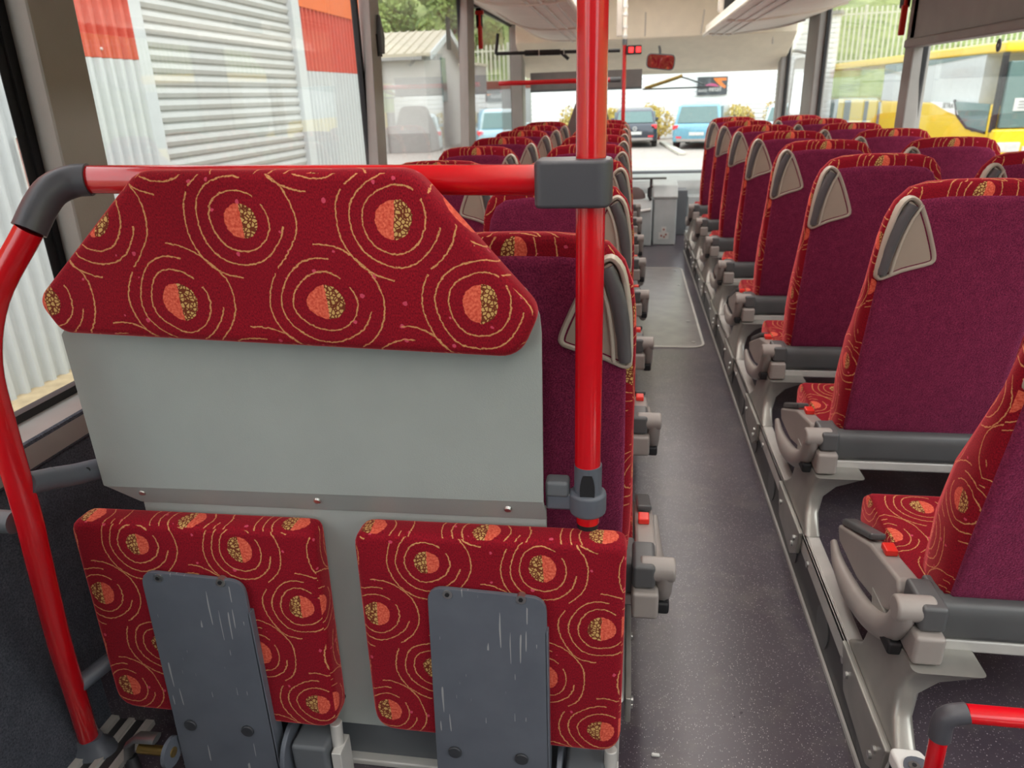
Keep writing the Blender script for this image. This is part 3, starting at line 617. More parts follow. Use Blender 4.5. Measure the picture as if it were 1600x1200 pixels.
m = MB(); m.rings([[(0.012 + math.cos(a) * 0.028 + math.sin(a) * 0.012, -0.055 + math.sin(a) * 0.026 - math.cos(a) * 0.022, z) for a in [2 * PI * i / 24 for i in range(24)]] for z in (0.028, 0.034)]); m.build('oval_plate', 'slate_plate', q)
for x, y in ((-0.002, -0.043), (0.028, -0.066)):
    m = MB(); m.cyl((x, y, 0.033), (x, y, 0.037), 0.009, 16); m.build('bolt', 'steel', q)
    m = MB(); m.cyl((x, y, 0.036), (x, y, 0.0385), 0.004, 6); m.build('bolt_socket', 'black_rubber', q)
q = empty('anchor_box', (0.62, 0.80, 0.165), 'pale grey metal box behind the low red rail, bottom right corner', 'box')
m = MB(); m.box(-0.075, 0.25, -0.25, 0.035, 0.0, 0.255); m.build('casing', 'arm_grey', q, bevel=0.006)
m = MB(); m.box(-0.055, -0.03, -0.25, 0.037, 0.255, 0.263); m.build('edge_strip', 'white_paint', q, bevel=0.003)
m = MB(); m.box(-0.012, 0.25, -0.25, 0.03, 0.255, 0.260); m.build('lid', 'dull_alu', q, bevel=0.003)
q = empty('webbing_reel', (0.515, 0.80, 0.165), 'black plastic bundle in front of the pale box, bottom right', 'reel')
m = MB(); bmesh.ops.create_icosphere(m.bm, subdivisions=3, radius=0.05)
for v_ in m.bm.verts:
    k1 = 1 + 0.22 * noise.noise(v_.co * 30); v_.co = Vector((v_.co.x * 0.7, v_.co.y, v_.co.z * 1.1)) * k1 + Vector((0, 0, 0.19))
m.build('bundle', 'black_rubber', q, smooth=30); MB().box(-0.02, 0.02, -0.02, 0.02, 0.0, 0.16).build('stand', 'black_rubber', q)

# ================================================================== FRONT OF THE BUS
def hammer(loc, sgn, label):
    q = empty('emergency_hammer', loc, label, 'hammer', 'emergency hammers on the window posts')
    m = MB(); m.box(-0.02, 0.02, -0.03, 0.03, 0.02, 0.15); m.build('holder', 'black_rubber', q, bevel=0.006)
    m = MB(); m.box(sgn * 0.01 - 0.016, sgn * 0.01 + 0.016, -0.05, -0.028, -0.12, 0.03); m.build('handle', 'button_red', q, bevel=0.005)
    m = MB(); m.cyl((sgn * 0.01 - 0.03, -0.04, 0.12), (sgn * 0.01 + 0.03, -0.04, 0.12), 0.014, 12); m.cyl((sgn * 0.01, -0.04, 0.02), (sgn * 0.01, -0.04, 0.12), 0.009, 10); m.build('head', 'button_red', q)
    return q
hammer((-1.098, 5.86, 1.74), 1, 'red emergency hammer on the post between the left windows')
hammer((1.482, 4.80, 1.66), -1, 'red emergency hammer on the post beside the grey panel, right')
q = empty('window_catch', (-1.118, 3.50, 1.53), 'small dark catch on the edge of the left middle window post', 'catch')
m = MB(); m.rings([[(0.0, -0.02, -0.04), (0.02, -0.02, -0.04), (0.02, 0.02, -0.04), (0.0, 0.02, -0.04)], [(0.0, -0.02, 0.03), (0.024, -0.02, 0.03), (0.024, 0.025, 0.03), (0, 0.025, 0.03)], [(0.0, 0.0, 0.12), (0.012, 0, 0.12), (0.012, 0.02, 0.12), (0, 0.02, 0.12)]]); m.build('lever', 'dash_dark', q, bevel=0.005)
MB().box(-0.003, 0.003, -0.025, 0.03, -0.05, 0.04).build('base', 'black_rubber', q)
q = empty('emergency_sticker', (-1.225, 5.38, 1.70), 'dark green rectangle on the glass beside the left hammer', 'sticker')
MB().box(-0.002, 0.002, -0.06, 0.06, -0.1, 0.1).build('film', 'dark_green', q)
# stanchion by the driver with rails
q = empty('front_stanchion', (-0.053, 6.75, 0.0), 'slim red upright beside the driver with silver clamped top', 'pole')
MB().cyl((0, 0, 0.9), (0, 0, 1.66), 0.0165, 16).build('tube', 'red_paint', q)
MB().cyl((0, 0, 1.69), (0, 0, 2.2), 0.0165, 16).build('upper_tube', 'rack_cream', q); MB().cyl((0, 0, 1.655), (0, 0, 1.70), 0.02, 16).build('socket', 'dash_dark', q)
MB().cyl((0, 0, 0.0), (0, 0, 0.9), 0.0165, 16).build('lower_tube', 'dash_dark', q)
for z in (1.71, 1.78, 1.87, 1.93): MB().cyl((0, 0, z), (0, 0, z + 0.022), 0.022, 14).build('clamp_ring', 'white_paint', q, bevel=0.003)
m = MB(); m.box(-0.07, -0.02, -0.01, 0.02, 1.72, 2.0); m.build('cable_plate', 'rack_rib', q, bevel=0.006)
q = empty('partition_rail', (-0.47, 6.83, 1.395), 'horizontal red rail crossing behind the driver to the left wall', 'rail')
MB().cyl((-0.66, 0, 0.0), (0.3, 0, 0.0), 0.02, 14).build('tube', 'red_paint', q); MB().cyl((0.3, 0, 0), (0.39, 0, 0.0), 0.022, 14).build('grey_sleeve', 'dash_dark', q)
q = empty('camera_arm', (-0.44, 6.78, 1.627), 'black horizontal bar wrapped with cable above the red rail', 'bar')
MB().cyl((-0.70, 0, 0.005), (0.35, 0, -0.01), 0.014, 12).build('bar', 'black_rubber', q); MB().cyl((-0.45, 0, 0.0), (-0.15, 0, -0.004), 0.023, 12).build('cable_wrap', 'black_rubber', q)
MB().tube([(-0.7, 0, 0), (-0.69, 0, 0.06), (-0.68, 0.02, 0.16)], 0.014, 8).build('hook', 'black_rubber', q); MB().cyl((-0.15, 0, 0), (-0.08, 0, -0.06), 0.014, 8).build('cable_end', 'black_rubber', q)
for x in (-0.33, -0.12): MB().cyl((x, 0, 0.0), (x + 0.006, 0, 0.0), 0.026, 12).build('cable_tie', 'white_paint', q)
q = empty('led_display', (0.045, 6.70, 1.615), 'small black unit glowing with two red lights beside the stanchion', 'display')
MB().box(-0.085, 0.04, 0, 0.05, -0.035, 0.035).build('casing', 'black_rubber', q, bevel=0.006)
for x in (-0.045, 0.015): MB().box(x - 0.018, x + 0.018, -0.003, 0.002, -0.02, 0.02).build('red_light', 'led_red', q)
q = empty('interior_mirror', (0.28, 7.9, 1.555), 'rounded rear view mirror hanging below the front header', 'mirror')
mp = rounded([(-0.135, -0.05), (0.135, -0.085), (0.145, 0.06), (-0.125, 0.085)], 0.05, 6)
m = MB(); m.rings([[(p[0], y, p[1]) for p in inset(mp, dd)] for y, dd in ((0.03, 0.02), (0.0, 0.0), (-0.015, 0.0), (-0.018, 0.006))]); m.build('housing', 'dash_dark', q, smooth=50)
m = MB(); m.rings([[(p[0], y, p[1]) for p in inset(mp, 0.009)] for y in (-0.0175, -0.0195)]); m.build('glass', 'mirror_glass', q)
MB().tube([(0.0, 0.02, 0.06), (0.0, 0.06, 0.10), (0.0, 0.14, 0.12)], 0.012, 10).build('stem', 'dash_dark', q); q.rotation_euler = (0.15, 0, 0.06)
q = empty('sun_visor', (-0.45, 8.4, 1.40), 'grey fabric roller visor across the left part of the windscreen', 'visor')
MB().box(-0.60, 0.57, 0, 0.01, -0.068, 0.11).build('cloth', 'visor_grey', q, bevel=0.003); MB().cyl((-0.6, 0.005, -0.07), (0.57, 0.005, -0.07), 0.012, 12).build('bottom_bar', 'dash_dark', q)
q = empty('clear_visor', (0.47, 8.42, 1.40), 'pale translucent visor strip in the middle of the windscreen', 'visor')
MB().box(-0.34, 0.36, 0, 0.004, -0.085, 0.09).build('film', 'pane', q, smooth=0); MB().cyl((-0.34, 0.0, -0.087), (0.36, 0.0, -0.087), 0.008, 10).build('bottom_bar', 'dash_dark', q)
q = empty('wiper_arm', (0.42, 8.85, 1.34), 'brown wiper arm angled across the top of the windscreen', 'wiper')
MB().tube([(-0.26, 0, -0.02), (0.10, 0, 0.085), (0.14, 0, 0.10)], 0.018, 8, flat=0.5).build('blade', 'brass', q); MB().tube([(0.12, 0.01, 0.09), (0.38, 0.01, 0.005)], 0.008, 8).build('link', 'dash_dark', q)
q = empty('driver_seat', (-0.37, 7.3, 0.0), 'brown-grey high-backed driver seat behind the red pole', 'seat')
sp_ = rounded([(-0.25, 0.55), (0.25, 0.55), (0.215, 0.98), (0.12, 1.23), (-0.12, 1.23), (-0.215, 0.98)], [0.08, 0.08, 0.1, 0.07, 0.07, 0.1], 6)
m = MB(); pad(m, sp_, 0.0, 0.12, 0.03); m.build('backrest', 'driver_cloth', q, smooth=60)
m = MB(); m.box(-0.25, 0.25, 0.1, 0.19, 0.44, 0.56); m.build('cushion', 'driver_cloth', q, bevel=0.04); m = MB(); m.box(-0.18, 0.18, 0.05, 0.19, 0.0, 0.45); m.build('pedestal', 'dash_dark', q, bevel=0.02)
q = empty('dashboard', (0.0, 8.0, 0.0), 'pale grey moulded dashboard below the windscreen', 'dashboard')
m = MB(); m.prism([(-0.55, 0.0), (-0.55, 0.42), (-0.50, 0.48), (-0.2, 0.50), (0.2, 0.47), (0.6, 0.44), (0.6, 0.0)], 'x', 0.0, 0.98); m.build('body', 'dash_grey', q, bevel=0.02)
m = MB(); m.prism([(0.45, 0.42), (0.6, 0.42), (0.61, 0.475), (0.5, 0.475)], 'x', -1.05, 1.05); m.build('cowl', 'dash_dark', q, bevel=0.015)
m = MB(); m.prism([(-0.5, 0.0), (-0.5, 0.66), (-0.3, 0.74), (0.5, 0.66), (0.5, 0.0)], 'x', -1.08, 0.0); m.build('driver_binnacle', 'dash_grey', q, bevel=0.03)
m = MB(); m.box(0.42, 0.56, -0.75, -0.5, 0.0, 0.42); m.build('dark_panel', 'dash_dark', q, bevel=0.01); m = MB(); m.box(0.56, 0.72, -0.72, -0.5, 0.0, 0.36); m.build('side_panel', 'dash_grey', q, bevel=0.015)
q = empty('fare_console', (0.235, 6.75, 0.0), 'grey console cabinet with white pictogram sticker at the front of the aisle', 'console')
m = MB(); m.prism([(0.0, 0.0), (0.0, 0.43), (0.06, 0.50), (0.32, 0.52), (0.32, 0.0)], 'x', 0.0, 0.20); c = m.build('cabinet', 'dash_grey', q, bevel=0.014)
m = MB(); m.prism([(-0.012, 0.425), (0.06, 0.515), (0.32, 0.54), (0.32, 0.515), (0.06, 0.485), (0.0, 0.40)], 'x', -0.01, 0.205); m.build('lid', 'dash_grey', q, bevel=0.008)
m = MB(); m.box(0.19, 0.205, 0.02, 0.3, 0.03, 0.46); m.build('side_strip', 'dash_dark', q)
m = MB(); m.prism([(-0.05, 0.0), (-0.05, 0.33), (0.0, 0.40), (0.30, 0.42), (0.30, 0.0)], 'x', -0.235, -0.015); m.build('side_cabinet', 'dash_grey', q, bevel=0.014)
m = MB(); m.tube([(-0.2, -0.054, 0.30), (-0.03, -0.054, 0.325)], 0.012, 10); m.build('ridge', 'white_paint', q)
st = MB().box(0.05, 0.14, -0.003, -0.0005, 0.055, 0.115).build('sticker', 'sign_white', q); MB().box(0.075, 0.115, -0.003, -0.0005, 0.115, 0.165).build('sticker_top', 'sign_white', st)
for x, z in ((0.075, 0.085), (0.1, 0.075), (0.115, 0.095), (0.095, 0.14)): MB().cyl((x, -0.005, z), (x, -0.003, z), 0.009, 10).build('sticker_mark', 'coping_red', st)
m = MB(); m.box(-0.2, 0.1, 0.0, 0.05, 0.575, 0.59); m.cyl((-0.03, 0.04, 0.42), (-0.03, 0.04, 0.58), 0.012, 10); m.build('card_tray', 'tray_grey', q, bevel=0.004)
m = MB(); m.tube([(-0.02, -0.02, 0.52), (-0.05, -0.03, 0.50), (-0.05, -0.03, 0.44), (-0.03, -0.02, 0.40)], 0.012, 8); m.build('lever', 'black_rubber', q)
m = MB(); bmesh.ops.create_uvsphere(m.bm, u_segments=16, v_segments=8, radius=0.1); cb = m.build('coin_bowl', 'driver_cloth', q); cb.location = (-0.17, 0.12, 0.40)

# ================================================================== OUTSIDE
GZ = -0.80
def hterr(x, y):
    h = 0.0
    if y > 38.5: h = max(h, min((y - 38.5) * 0.42, 3.0) + max(0, (y - 45.7)) * 0.40)
    if x > 19: h = max(h, (x - 19) * 0.4)
    if x < -22: h = max(h, (-22 - x) * 0.4)
    return h
m = MB(); N1 = 60
gv = [[m.bm.verts.new((-70 + 140 * i / N1, -30 + 150 * j / 75, 0)) for i in range(N1 + 1)] for j in range(76)]
for row in gv:
    for v_ in row:
        h = hterr(v_.co.x, v_.co.y); v_.co.z = GZ + h - 0.01 + (0.9 * noise.noise(Vector((v_.co.x * 0.12, v_.co.y * 0.12, 0))) if h > 3 else 0)
for j in range(75):
    for i in range(N1):
        hh = sum(hterr(v_.co.x, v_.co.y) for v_ in (gv[j][i], gv[j + 1][i + 1])); m.mi = 1 if hh > 0.05 else 0; m._face((gv[j][i], gv[j][i + 1], gv[j + 1][i + 1], gv[j + 1][i]))
o = struct(m.build('ground', ['tarmac', 'hill_grass'], uv=False)); 
# depot building on the left
q = empty('depot_building', (-4.7, 6.0, GZ), 'white corrugated depot wall with red band and roller door, close outside left windows', 'building')
def corr(y0, y1, z0, z1, mat, nm, pitch=0.145, dp=0.05):
    m = MB(); pr = []; y = y0
    while y < y1 - 1e-6:
        for a, dx in ((0.0, 0), (0.5, 0), (0.62, dp), (0.88, dp)):
            yy = min(y + a * pitch, y1); pr.append((dx, yy))
        y += pitch
    pr.append((0, y1)); R = [[m.bm.verts.new((dx, yy, z)) for dx, yy in pr] for z in (z0, z1)]
    for i in range(len(pr) - 1): m._face((R[0][i], R[0][i + 1], R[1][i + 1], R[1][i]))
    m.box(-0.3, -0.02, y0, y1, z0, z1)
    return m.build(nm, mat, q, smooth=0)
for y0, y1 in ((-8.0, 1.08), (5.05, 7.75)):
    corr(y0, y1, 0.02, 2.52, 'cladding_white', 'cladding'); corr(y0, y1, 2.525, 3.36, 'cladding_red', 'red_cladding')
    MB().box(-0.3, 0.055, y0, y1, 3.36, 5.2).build('band_unveiled', 'cladding_red_unveiled', q)
    m = MB()
    for k in range(int((y1 - y0) / 0.25)): m.cyl((0.0, y0 + 0.12 + k * 0.25, 2.60), (0.012, y0 + 0.12 + k * 0.25, 2.60), 0.012, 8)
    mm = m.build('fixings', 'white_paint', q); mm['kind'] = 'stuff'
m = MB(); pr = []
zz = 0.05
while zz < 4.4:
    for a, dx in ((0.0, -0.01), (0.1, 0.012), (0.45, 0.026), (0.8, 0.012), (0.92, -0.01)): pr.append((dx, zz + a * 0.118))
    zz += 0.118
R = [[m.bm.verts.new((dx - 0.03, y, z)) for dx, z in pr] for y in (1.25, 4.85)]
for i in range(len(pr) - 1): m._face((R[0][i], R[1][i], R[1][i + 1], R[0][i + 1]))
m.build('roller_shutter', 'shutter', q, smooth=30)
for y0, y1 in ((1.08, 1.27), (4.8, 5.06)): MB().box(-0.2, 0.05, y0, y1, 0.0, 4.4).build('door_frame', 'cladding_white', q, bevel=0.005)
MB().box(-0.35, -0.31, 1.0, 5.1, 0, 4.5).build('door_lining', 'dash_dark', q); MB().box(-0.3, 0.03, 1.08, 5.06, 4.4, 5.2).build('door_band_unveiled', 'cladding_red_unveiled', q)
MB().box(-6.0, -0.3, -8.0, 7.75, 5.0, 5.2).build('roof', 'cladding_white', q); MB().box(-6.0, -0.3, 7.6, 7.75, 0, 5.0).build('end_wall', 'cladding_white', q)
o = tag(MB().box(-5.0, -3.55, -10, 14, GZ - 0.01, GZ + 0.02).build('gravel_strip', 'sand'), 'sandy gravel strip along the foot of the depot wall', 'ground'); struct(o)
q = empty('wall_notice', (-4.655, 5.50, 0.87), 'white notice with thin red border on the depot wall, far left', 'sign')
MB().box(-0.01, 0.004, -0.19, 0.19, -0.25, 0.25).build('plate', 'sign_white', q); m = MB()
for a in ((-0.18, -0.172, -0.24, 0.24), (0.172, 0.18, -0.24, 0.24), (-0.18, 0.18, -0.24, -0.232), (-0.18, 0.18, 0.232, 0.24)): m.box(0.003, 0.006, *a)
m.build('border', 'coping_red', q)
text('AC', 0.085, 'sign_text', q, (0.007, -0.02, 0.05), (PI / 2, 0, PI / 2)); text('C', 0.085, 'sign_text', q, (0.007, -0.02, -0.07), (PI / 2, 0, PI / 2))
# gabled white house
q = empty('gabled_house', (-12.0, 31.0, GZ), 'white gabled outbuilding with beige ribbed roof beyond the left windows', 'building')
MB().box(-6, 3.9, 0, 7, 0, 3.6).build('walls', 'render_white', q); gx = 3.9
m = MB(); m.prism([(0, 3.6), (7, 3.6), (3.2, 4.55)], 'x', -6, 3.9); m.build('gable', 'render_white', q)
m = MB(); m.prism([(-0.35, 3.62), (3.2, 4.66), (3.2, 4.78), (-0.35, 3.74)], 'x', -6.2, 4.25)
for k in range(28): m.prism([(-0.35, 3.74), (3.2, 4.78), (3.2, 4.82), (-0.35, 3.79)], 'x', -6.1 + k * 0.37, -6.03 + k * 0.37)
m.prism([(7.35, 3.42), (3.2, 4.66), (3.2, 4.78), (7.35, 3.54)], 'x', -6.2, 4.25); m.build('roof', 'roof_beige', q)
m = MB(); m.prism([(-0.35, 3.5), (3.2, 4.55), (7.35, 3.3), (7.35, 3.54), (3.2, 4.80), (-0.35, 3.76)], 'x', 4.25, 4.32); m.build('barge_board', 'cladding_white', q)
MB().box(3.88, 3.95, 2.7, 3.5, 1.9, 3.7).build('window', 'car_glass', q); MB().box(-6, 3.9, -0.4, -0.28, 3.5, 3.62).build('gutter', 'post_grey', q); MB().cyl((2.1, -0.15, 0), (2.1, -0.15, 3.5), 0.09, 10).build('downpipe', 'post_grey', q)
MB().box(-6, 3.95, -0.03, 0.0, 0.0, 0.75).build('plinth', 'post_grey', q)
q = empty('wall_light', (-8.0, 38.1, 1.6), 'amber lamp on a corner of the white gabled outbuilding', 'lamp')
MB().box(-0.1, 0.1, -0.1, 0.1, -0.25, 0.25).build('lens', 'sign_orange', q, bevel=0.03); MB().box(-0.08, 0.08, -0.08, 0.08, -0.5, -0.25).build('base', 'sign_white', q)
q = empty('shed', (-6.35, 33.0, GZ), 'blue-grey shed wall at the right side of the gabled outbuilding', 'shed')
MB().box(-0.75, 0.0, 0, 2, 0, 3.3).build('wall', 'visor_grey', q); MB().box(-0.8, 0.05, -0.1, 2.1, 3.3, 3.4).build('roof', 'roof_beige', q)
# warehouse ahead
q = empty('warehouse', (2.0, 37.0, GZ), 'long white ribbed warehouse wall ahead of the windscreen', 'building')
m = MB(); pr = []
zz = 0.0
while zz < 4.9:
    pr += [(0.0, zz), (0.0, zz + 0.13), (0.05, zz + 0.16), (0.05, zz + 0.19)]; zz += 0.2
R = [[m.bm.verts.new((x, dy, z)) for dy, z in pr] for x in (-6.6, 6.9)]
for i in range(len(pr) - 1): m._face((R[0][i], R[1][i], R[1][i + 1], R[0][i + 1]))
m.box(-6.6, 6.9, 0.1, 1.2, 0, 4.9); m.build('cladding', 'warehouse_white', q, smooth=0); MB().box(-6.7, 7.0, -0.1, 1.3, 4.9, 5.05).build('eaves', 'post_grey', q)
q = empty('shop_sign', (3.68, 36.9, 1.40), 'dark sign with orange swoosh and white lettering on the white warehouse', 'sign')
MB().box(-0.66, 0.66, 0, 0.04, -0.38, 0.38).build('board', 'sign_dark', q)
m = MB(); m.prism([(0.02, 0.33), (0.60, 0.33), (0.62, 0.22), (0.36, 0.20), (0.60, -0.02), (0.56, -0.12), (0.34, 0.0), (0.10, 0.22)], 'y', -0.012, 0.0); m.build('swoosh', 'sign_orange', q)
m = MB(); m.prism([(-0.30, 0.06), (-0.05, 0.12), (0.16, 0.08), (0.30, -0.04), (0.0, 0.0), (-0.3, 0.02)], 'y', -0.012, 0.0); m.build('stripe', 'sign_pink', q)
text('auto', 0.22, 'sign_white', q, (-0.42, -0.01, -0.17), (PI / 2, 0, 0)); text('detail', 0.30, 'sign_white', q, (0.12, -0.01, -0.13), (PI / 2, 0, 0), squash=0.85)
q = empty('boundary_wall', (-9.0, 38.4, GZ), 'low white boundary wall with red coping beyond the far left window', 'wall')
MB().box(-3.0, 4.2, 0, 0.2, 0, 2.4).build('wall', 'cladding_white', q); MB().box(-3.0, 4.2, -0.05, 0.25, 2.4, 2.75).build('coping', 'coping_red', q)
def fence(label, x0, x1, y, z0, z1, y2=None):
    q = empty('palisade_fence', (x0, y, z0), label, 'fence', 'palisade fences'); n = int(abs(x1 - x0) / 0.24); y2 = y if y2 is None else y2
    m = MB()
    for k in range(n):
        dx = k * 0.24; dy = (y2 - y) * k / n; m.box(dx - 0.045, dx + 0.045, dy - 0.02, dy + 0.02, 0, z1 - z0)
    o = m.build('pales', 'fence_cream', q); o['kind'] = 'stuff'
    for z in (0.3, z1 - z0 - 0.35): m = MB(); m.rings([[(0, 0, z), (0, 0.06, z), (0, 0.06, z + 0.08), (0, 0, z + 0.08)], [(x1 - x0, y2 - y, z), (x1 - x0, y2 - y + 0.06, z), (x1 - x0, y2 - y + 0.06, z + 0.08), (x1 - x0, y2 - y, z + 0.08)]]); m.build('rail', 'fence_cream', q)
    for k in range(0, n, 12): m = MB(); m.box(k * 0.24 - 0.07, k * 0.24 + 0.07, (y2 - y) * k / n + 0.02, (y2 - y) * k / n + 0.14, -0.4, z1 - z0 + 0.1); m.build('fence_post', 'fence_cream', q)
fence('cream palisade fence on the bank beyond the far left window', -9.6, -5.0, 44.0, 1.7, 3.9)
fence('cream palisade fence on the grass bank beyond the right windows', 9.2, 36.0, 45.5, 2.1, 5.0, 41.0)
# kerb
o = struct(MB().box(-0.12, 0.12, -3.0, 3.2, 0, 0.1).build('kerb', 'kerb', bevel=0.02)); o.location = (1.62, 30.0, GZ); o.rotation_euler = (0, 0, 0.07)
# shrubs and trees
def shrub(name, label, cat, group, loc, rad, nleaf, mat, size, trunk=0.0, seed=1):
    rnd = random.Random(seed); q = empty(name, loc, label, cat, group); m = MB()
    blobs = [(Vector((rnd.uniform(-0.6, 0.6) * rad[0], rnd.uniform(-0.6, 0.6) * rad[1], trunk + rad[2] * rnd.uniform(0.35, 1.2))), rnd.uniform(0.4, 0.65)) for _ in range(9)]
    for _ in range(nleaf):
        c, k = blobs[rnd.randrange(9)]; v = Vector((rnd.gauss(0, 1), rnd.gauss(0, 1), rnd.gauss(0, 1))).normalized()
        p = c + Vector((v.x * rad[0], v.y * rad[1], v.z * rad[2])) * k * rnd.uniform(0.75, 1.05); p.z = max(p.z, 0.02)
        a = Vector((rnd.uniform(-1, 1), rnd.uniform(-1, 1), rnd.uniform(-1, 1))).normalized(); b_ = a.orthogonal().normalized(); s_ = size * rnd.uniform(0.6, 1.3)
        m._face([m.bm.verts.new(p + a * s_), m.bm.verts.new(p + b_ * s_ * 0.6), m.bm.verts.new(p - a * s_), m.bm.verts.new(p - b_ * s_ * 0.6)])
    m.build('foliage', mat, q, smooth=0, uv=False)
    MB().cyl((0, 0, -0.3), (0, 0, trunk + rad[2] * 0.9), 0.07 + trunk * 0.04, 8, 0.04).build('stem', 'brass' if False else 'coping_red', q); return q
for i, (x, y, rx, rz) in enumerate(((-0.75, 36.1, 0.62, 0.85), (1.35, 36.1, 0.85, 0.95), (3.1, 36.1, 0.7, 0.85), (4.85, 36.1, 0.8, 0.85), (6.6, 36.1, 0.7, 0.85), (-2.5, 36.1, 0.7, 0.85))):
    shrub('yellow_shrub', ('yellow shrub at the foot of the warehouse, %s' % ('left of the dark hatchback', 'between dark hatchback and blue car', 'behind the blue car', 'between blue and pale cars', 'behind the pale car', 'furthest left of the row')[i]), 'shrub', 'yellow shrubs along the warehouse', (x, y, GZ), (rx, 0.42, rz), 1500, 'leaf_yellow', 0.07, seed=i)
TP = [(-13.7, 41.6, 1.0, 1.3, 'leaf_green', 'first of the row just behind the outbuilding roof, at its left'), (-11.1, 42.2, 0.95, 1.3, 'leaf_green', 'just behind the middle of the outbuilding roof'),
      (-9.1, 40.7, 0.75, 1.0, 'leaf_orange', 'orange leaves, at the right end of the outbuilding roof'), (-14.8, 46.6, 1.4, 1.7, 'leaf_green', 'middle height, against the left window post'),
      (-11.3, 46.9, 1.3, 1.5, 'leaf_green', 'middle height, above the roof centre'), (-15.3, 52.0, 1.6, 1.8, 'leaf_green', 'upper row, at the left post'), (-11.4, 52.0, 1.4, 1.7, 'leaf_green', 'upper row, above the roof centre'),
      (-8.3, 47.5, 0.8, 1.7, 'leaf_green', 'narrow crown above the left palisade fence'), (-13.3, 57.0, 1.7, 1.9, 'leaf_green', 'topmost, near the window head')]
for i, (x, y, rx, rz, mt, wd) in enumerate(TP):
    shrub('bank_tree', 'leafy bank tree, ' + wd, 'tree', 'trees on the left bank', (x, y, GZ + hterr(x, y)), (rx, rx, rz), 2600, mt, 0.16, 0.5, seed=40 + i)

# cars
def car(name, label, loc, rot, paint, L=4.2, W=1.78, H=1.46, badge=False):
    q = empty(name, loc, label, 'car'); q.rotation_euler = (0, 0, rot); hw = W / 2
    def sec(y, w, zb, zt, r): return [(x, y, z) for x, z in rounded([(-w, zb), (w, zb), (w, zt), (-w, zt)], [0.08, 0.08, r, r], 4)]
    m = MB(); b0 = -L / 2
    m.rings([sec(b0, hw * 0.86, 0.34, 0.80, 0.1), sec(b0 + 0.10, hw * 0.96, 0.26, 0.90, 0.12), sec(b0 + 0.5, hw, 0.22, 0.96, 0.14), sec(0, hw, 0.2, 0.93, 0.14), sec(L / 2 - 1.2, hw, 0.22, 0.90, 0.14), sec(L / 2 - 0.25, hw * 0.94, 0.26, 0.74, 0.14), sec(L / 2, hw * 0.8, 0.34, 0.62, 0.1)]); m.build('body', paint, q, smooth=60)
    m = MB(); m.rings([sec(b0 + 0.18, hw * 0.90, 0.86, 0.93, 0.03), sec(b0 + 0.42, hw * 0.84, 0.86, H - 0.12, 0.1), sec(b0 + 0.75, hw * 0.80, 0.86, H, 0.14), sec(0.2, hw * 0.80, 0.86, H, 0.14), sec(0.75, hw * 0.82, 0.86, H - 0.12, 0.1), sec(L / 2 - 1.15, hw * 0.9, 0.86, 0.9, 0.02)]); m.build('cabin', paint, q, smooth=60)
    y0, z0, y1, z1 = b0 + 0.17, 0.94, b0 + 0.47, H - 0.12
    m = MB(); m.rings([[(-hw * 0.80, y0 - 0.03, z0), (hw * 0.80, y0 - 0.03, z0), (hw * 0.70, y1 - 0.06, z1), (-hw * 0.70, y1 - 0.06, z1)], [(-hw * 0.80, y0 + 0.06, z0), (hw * 0.80, y0 + 0.06, z0), (hw * 0.70, y1 + 0.03, z1), (-hw * 0.70, y1 + 0.03, z1)]]); m.build('rear_window', 'car_glass', q)
    for s_ in (-1, 1):
        m = MB(); m.rings([[(s_ * hw * a, y, z) for y, z in ((b0 + 0.65, 0.97), (L / 2 - 1.25, 0.97), (0.65, H - 0.17), (b0 + 0.85, H - 0.13))] for a in (0.80, 0.905)]); m.build('side_window', 'car_glass', q)
        m = MB(); m.box(s_ * hw * 0.93 - 0.19, s_ * hw * 0.93 + 0.0 + 0.03 * (s_ > 0), b0 - 0.0, b0 + 0.25, 0.70, 0.86) if s_ > 0 else m.box(-hw * 0.93 - 0.03, -hw * 0.93 + 0.19, b0, b0 + 0.25, 0.70, 0.86); m.build('tail_lamp', 'lamp_red', q, bevel=0.03)
        m = MB(); m.box(s_ * hw * 0.7 - 0.1, s_ * hw * 0.7 + 0.1, b0 - 0.015, b0 + 0.05, 0.40, 0.46); m.build('reflector', 'lamp_red', q)
        for y in (b0 + 0.78, L / 2 - 0.82):
            wlo = MB(); wlo.cyl((s_ * (hw - 0.20), y, 0.31), (s_ * (hw + 0.01), y, 0.31), 0.31, 24); wl = wlo.build('wheel', 'tyre', q, bevel=0.03)
            MB().cyl((s_ * (hw - 0.1), y, 0.31), (s_ * (hw + 0.018), y, 0.31), 0.19, 20).build('rim', 'dull_alu', wl)
        m = MB(); m.box(s_ * hw * 1.02 - 0.09, s_ * hw * 1.02 + 0.09, 0.62, 0.8, 0.92, 1.04); m.build('door_mirror', paint, q, bevel=0.03)
    MB().box(-0.27, 0.27, b0 - 0.025, b0 + 0.02, 0.50, 0.61).build('number_plate', 'sign_white', q); MB().box(-hw * 0.8, hw * 0.8, b0 - 0.01, b0 + 0.1, 0.27, 0.38).build('bumper', 'arm_grey', q, bevel=0.03)
    if badge:
        m = MB(); n_ = 24; R = 0.085
        m.rings([[(math.cos(2 * PI * i / n_) * k, b0 + yy, 0.72 + math.sin(2 * PI * i / n_) * k) for i in range(n_)] for k, yy in ((R, 0.06), (R, -0.005), (R - 0.014, -0.005), (R - 0.014, 0.06))], closed=True)
        for pts in (((-0.045, 0.068), (-0.004, 0.008), (0.004, 0.008), (0.045, 0.068)), ((-0.07, 0.03), (-0.035, -0.062), (0.0, -0.01), (0.035, -0.062), (0.07, 0.03))):
            m.tube([(x, b0 - 0.0, 0.72 + z) for x, z in pts], 0.009, 6)
        m.build('badge', 'sign_white', q)
    return q
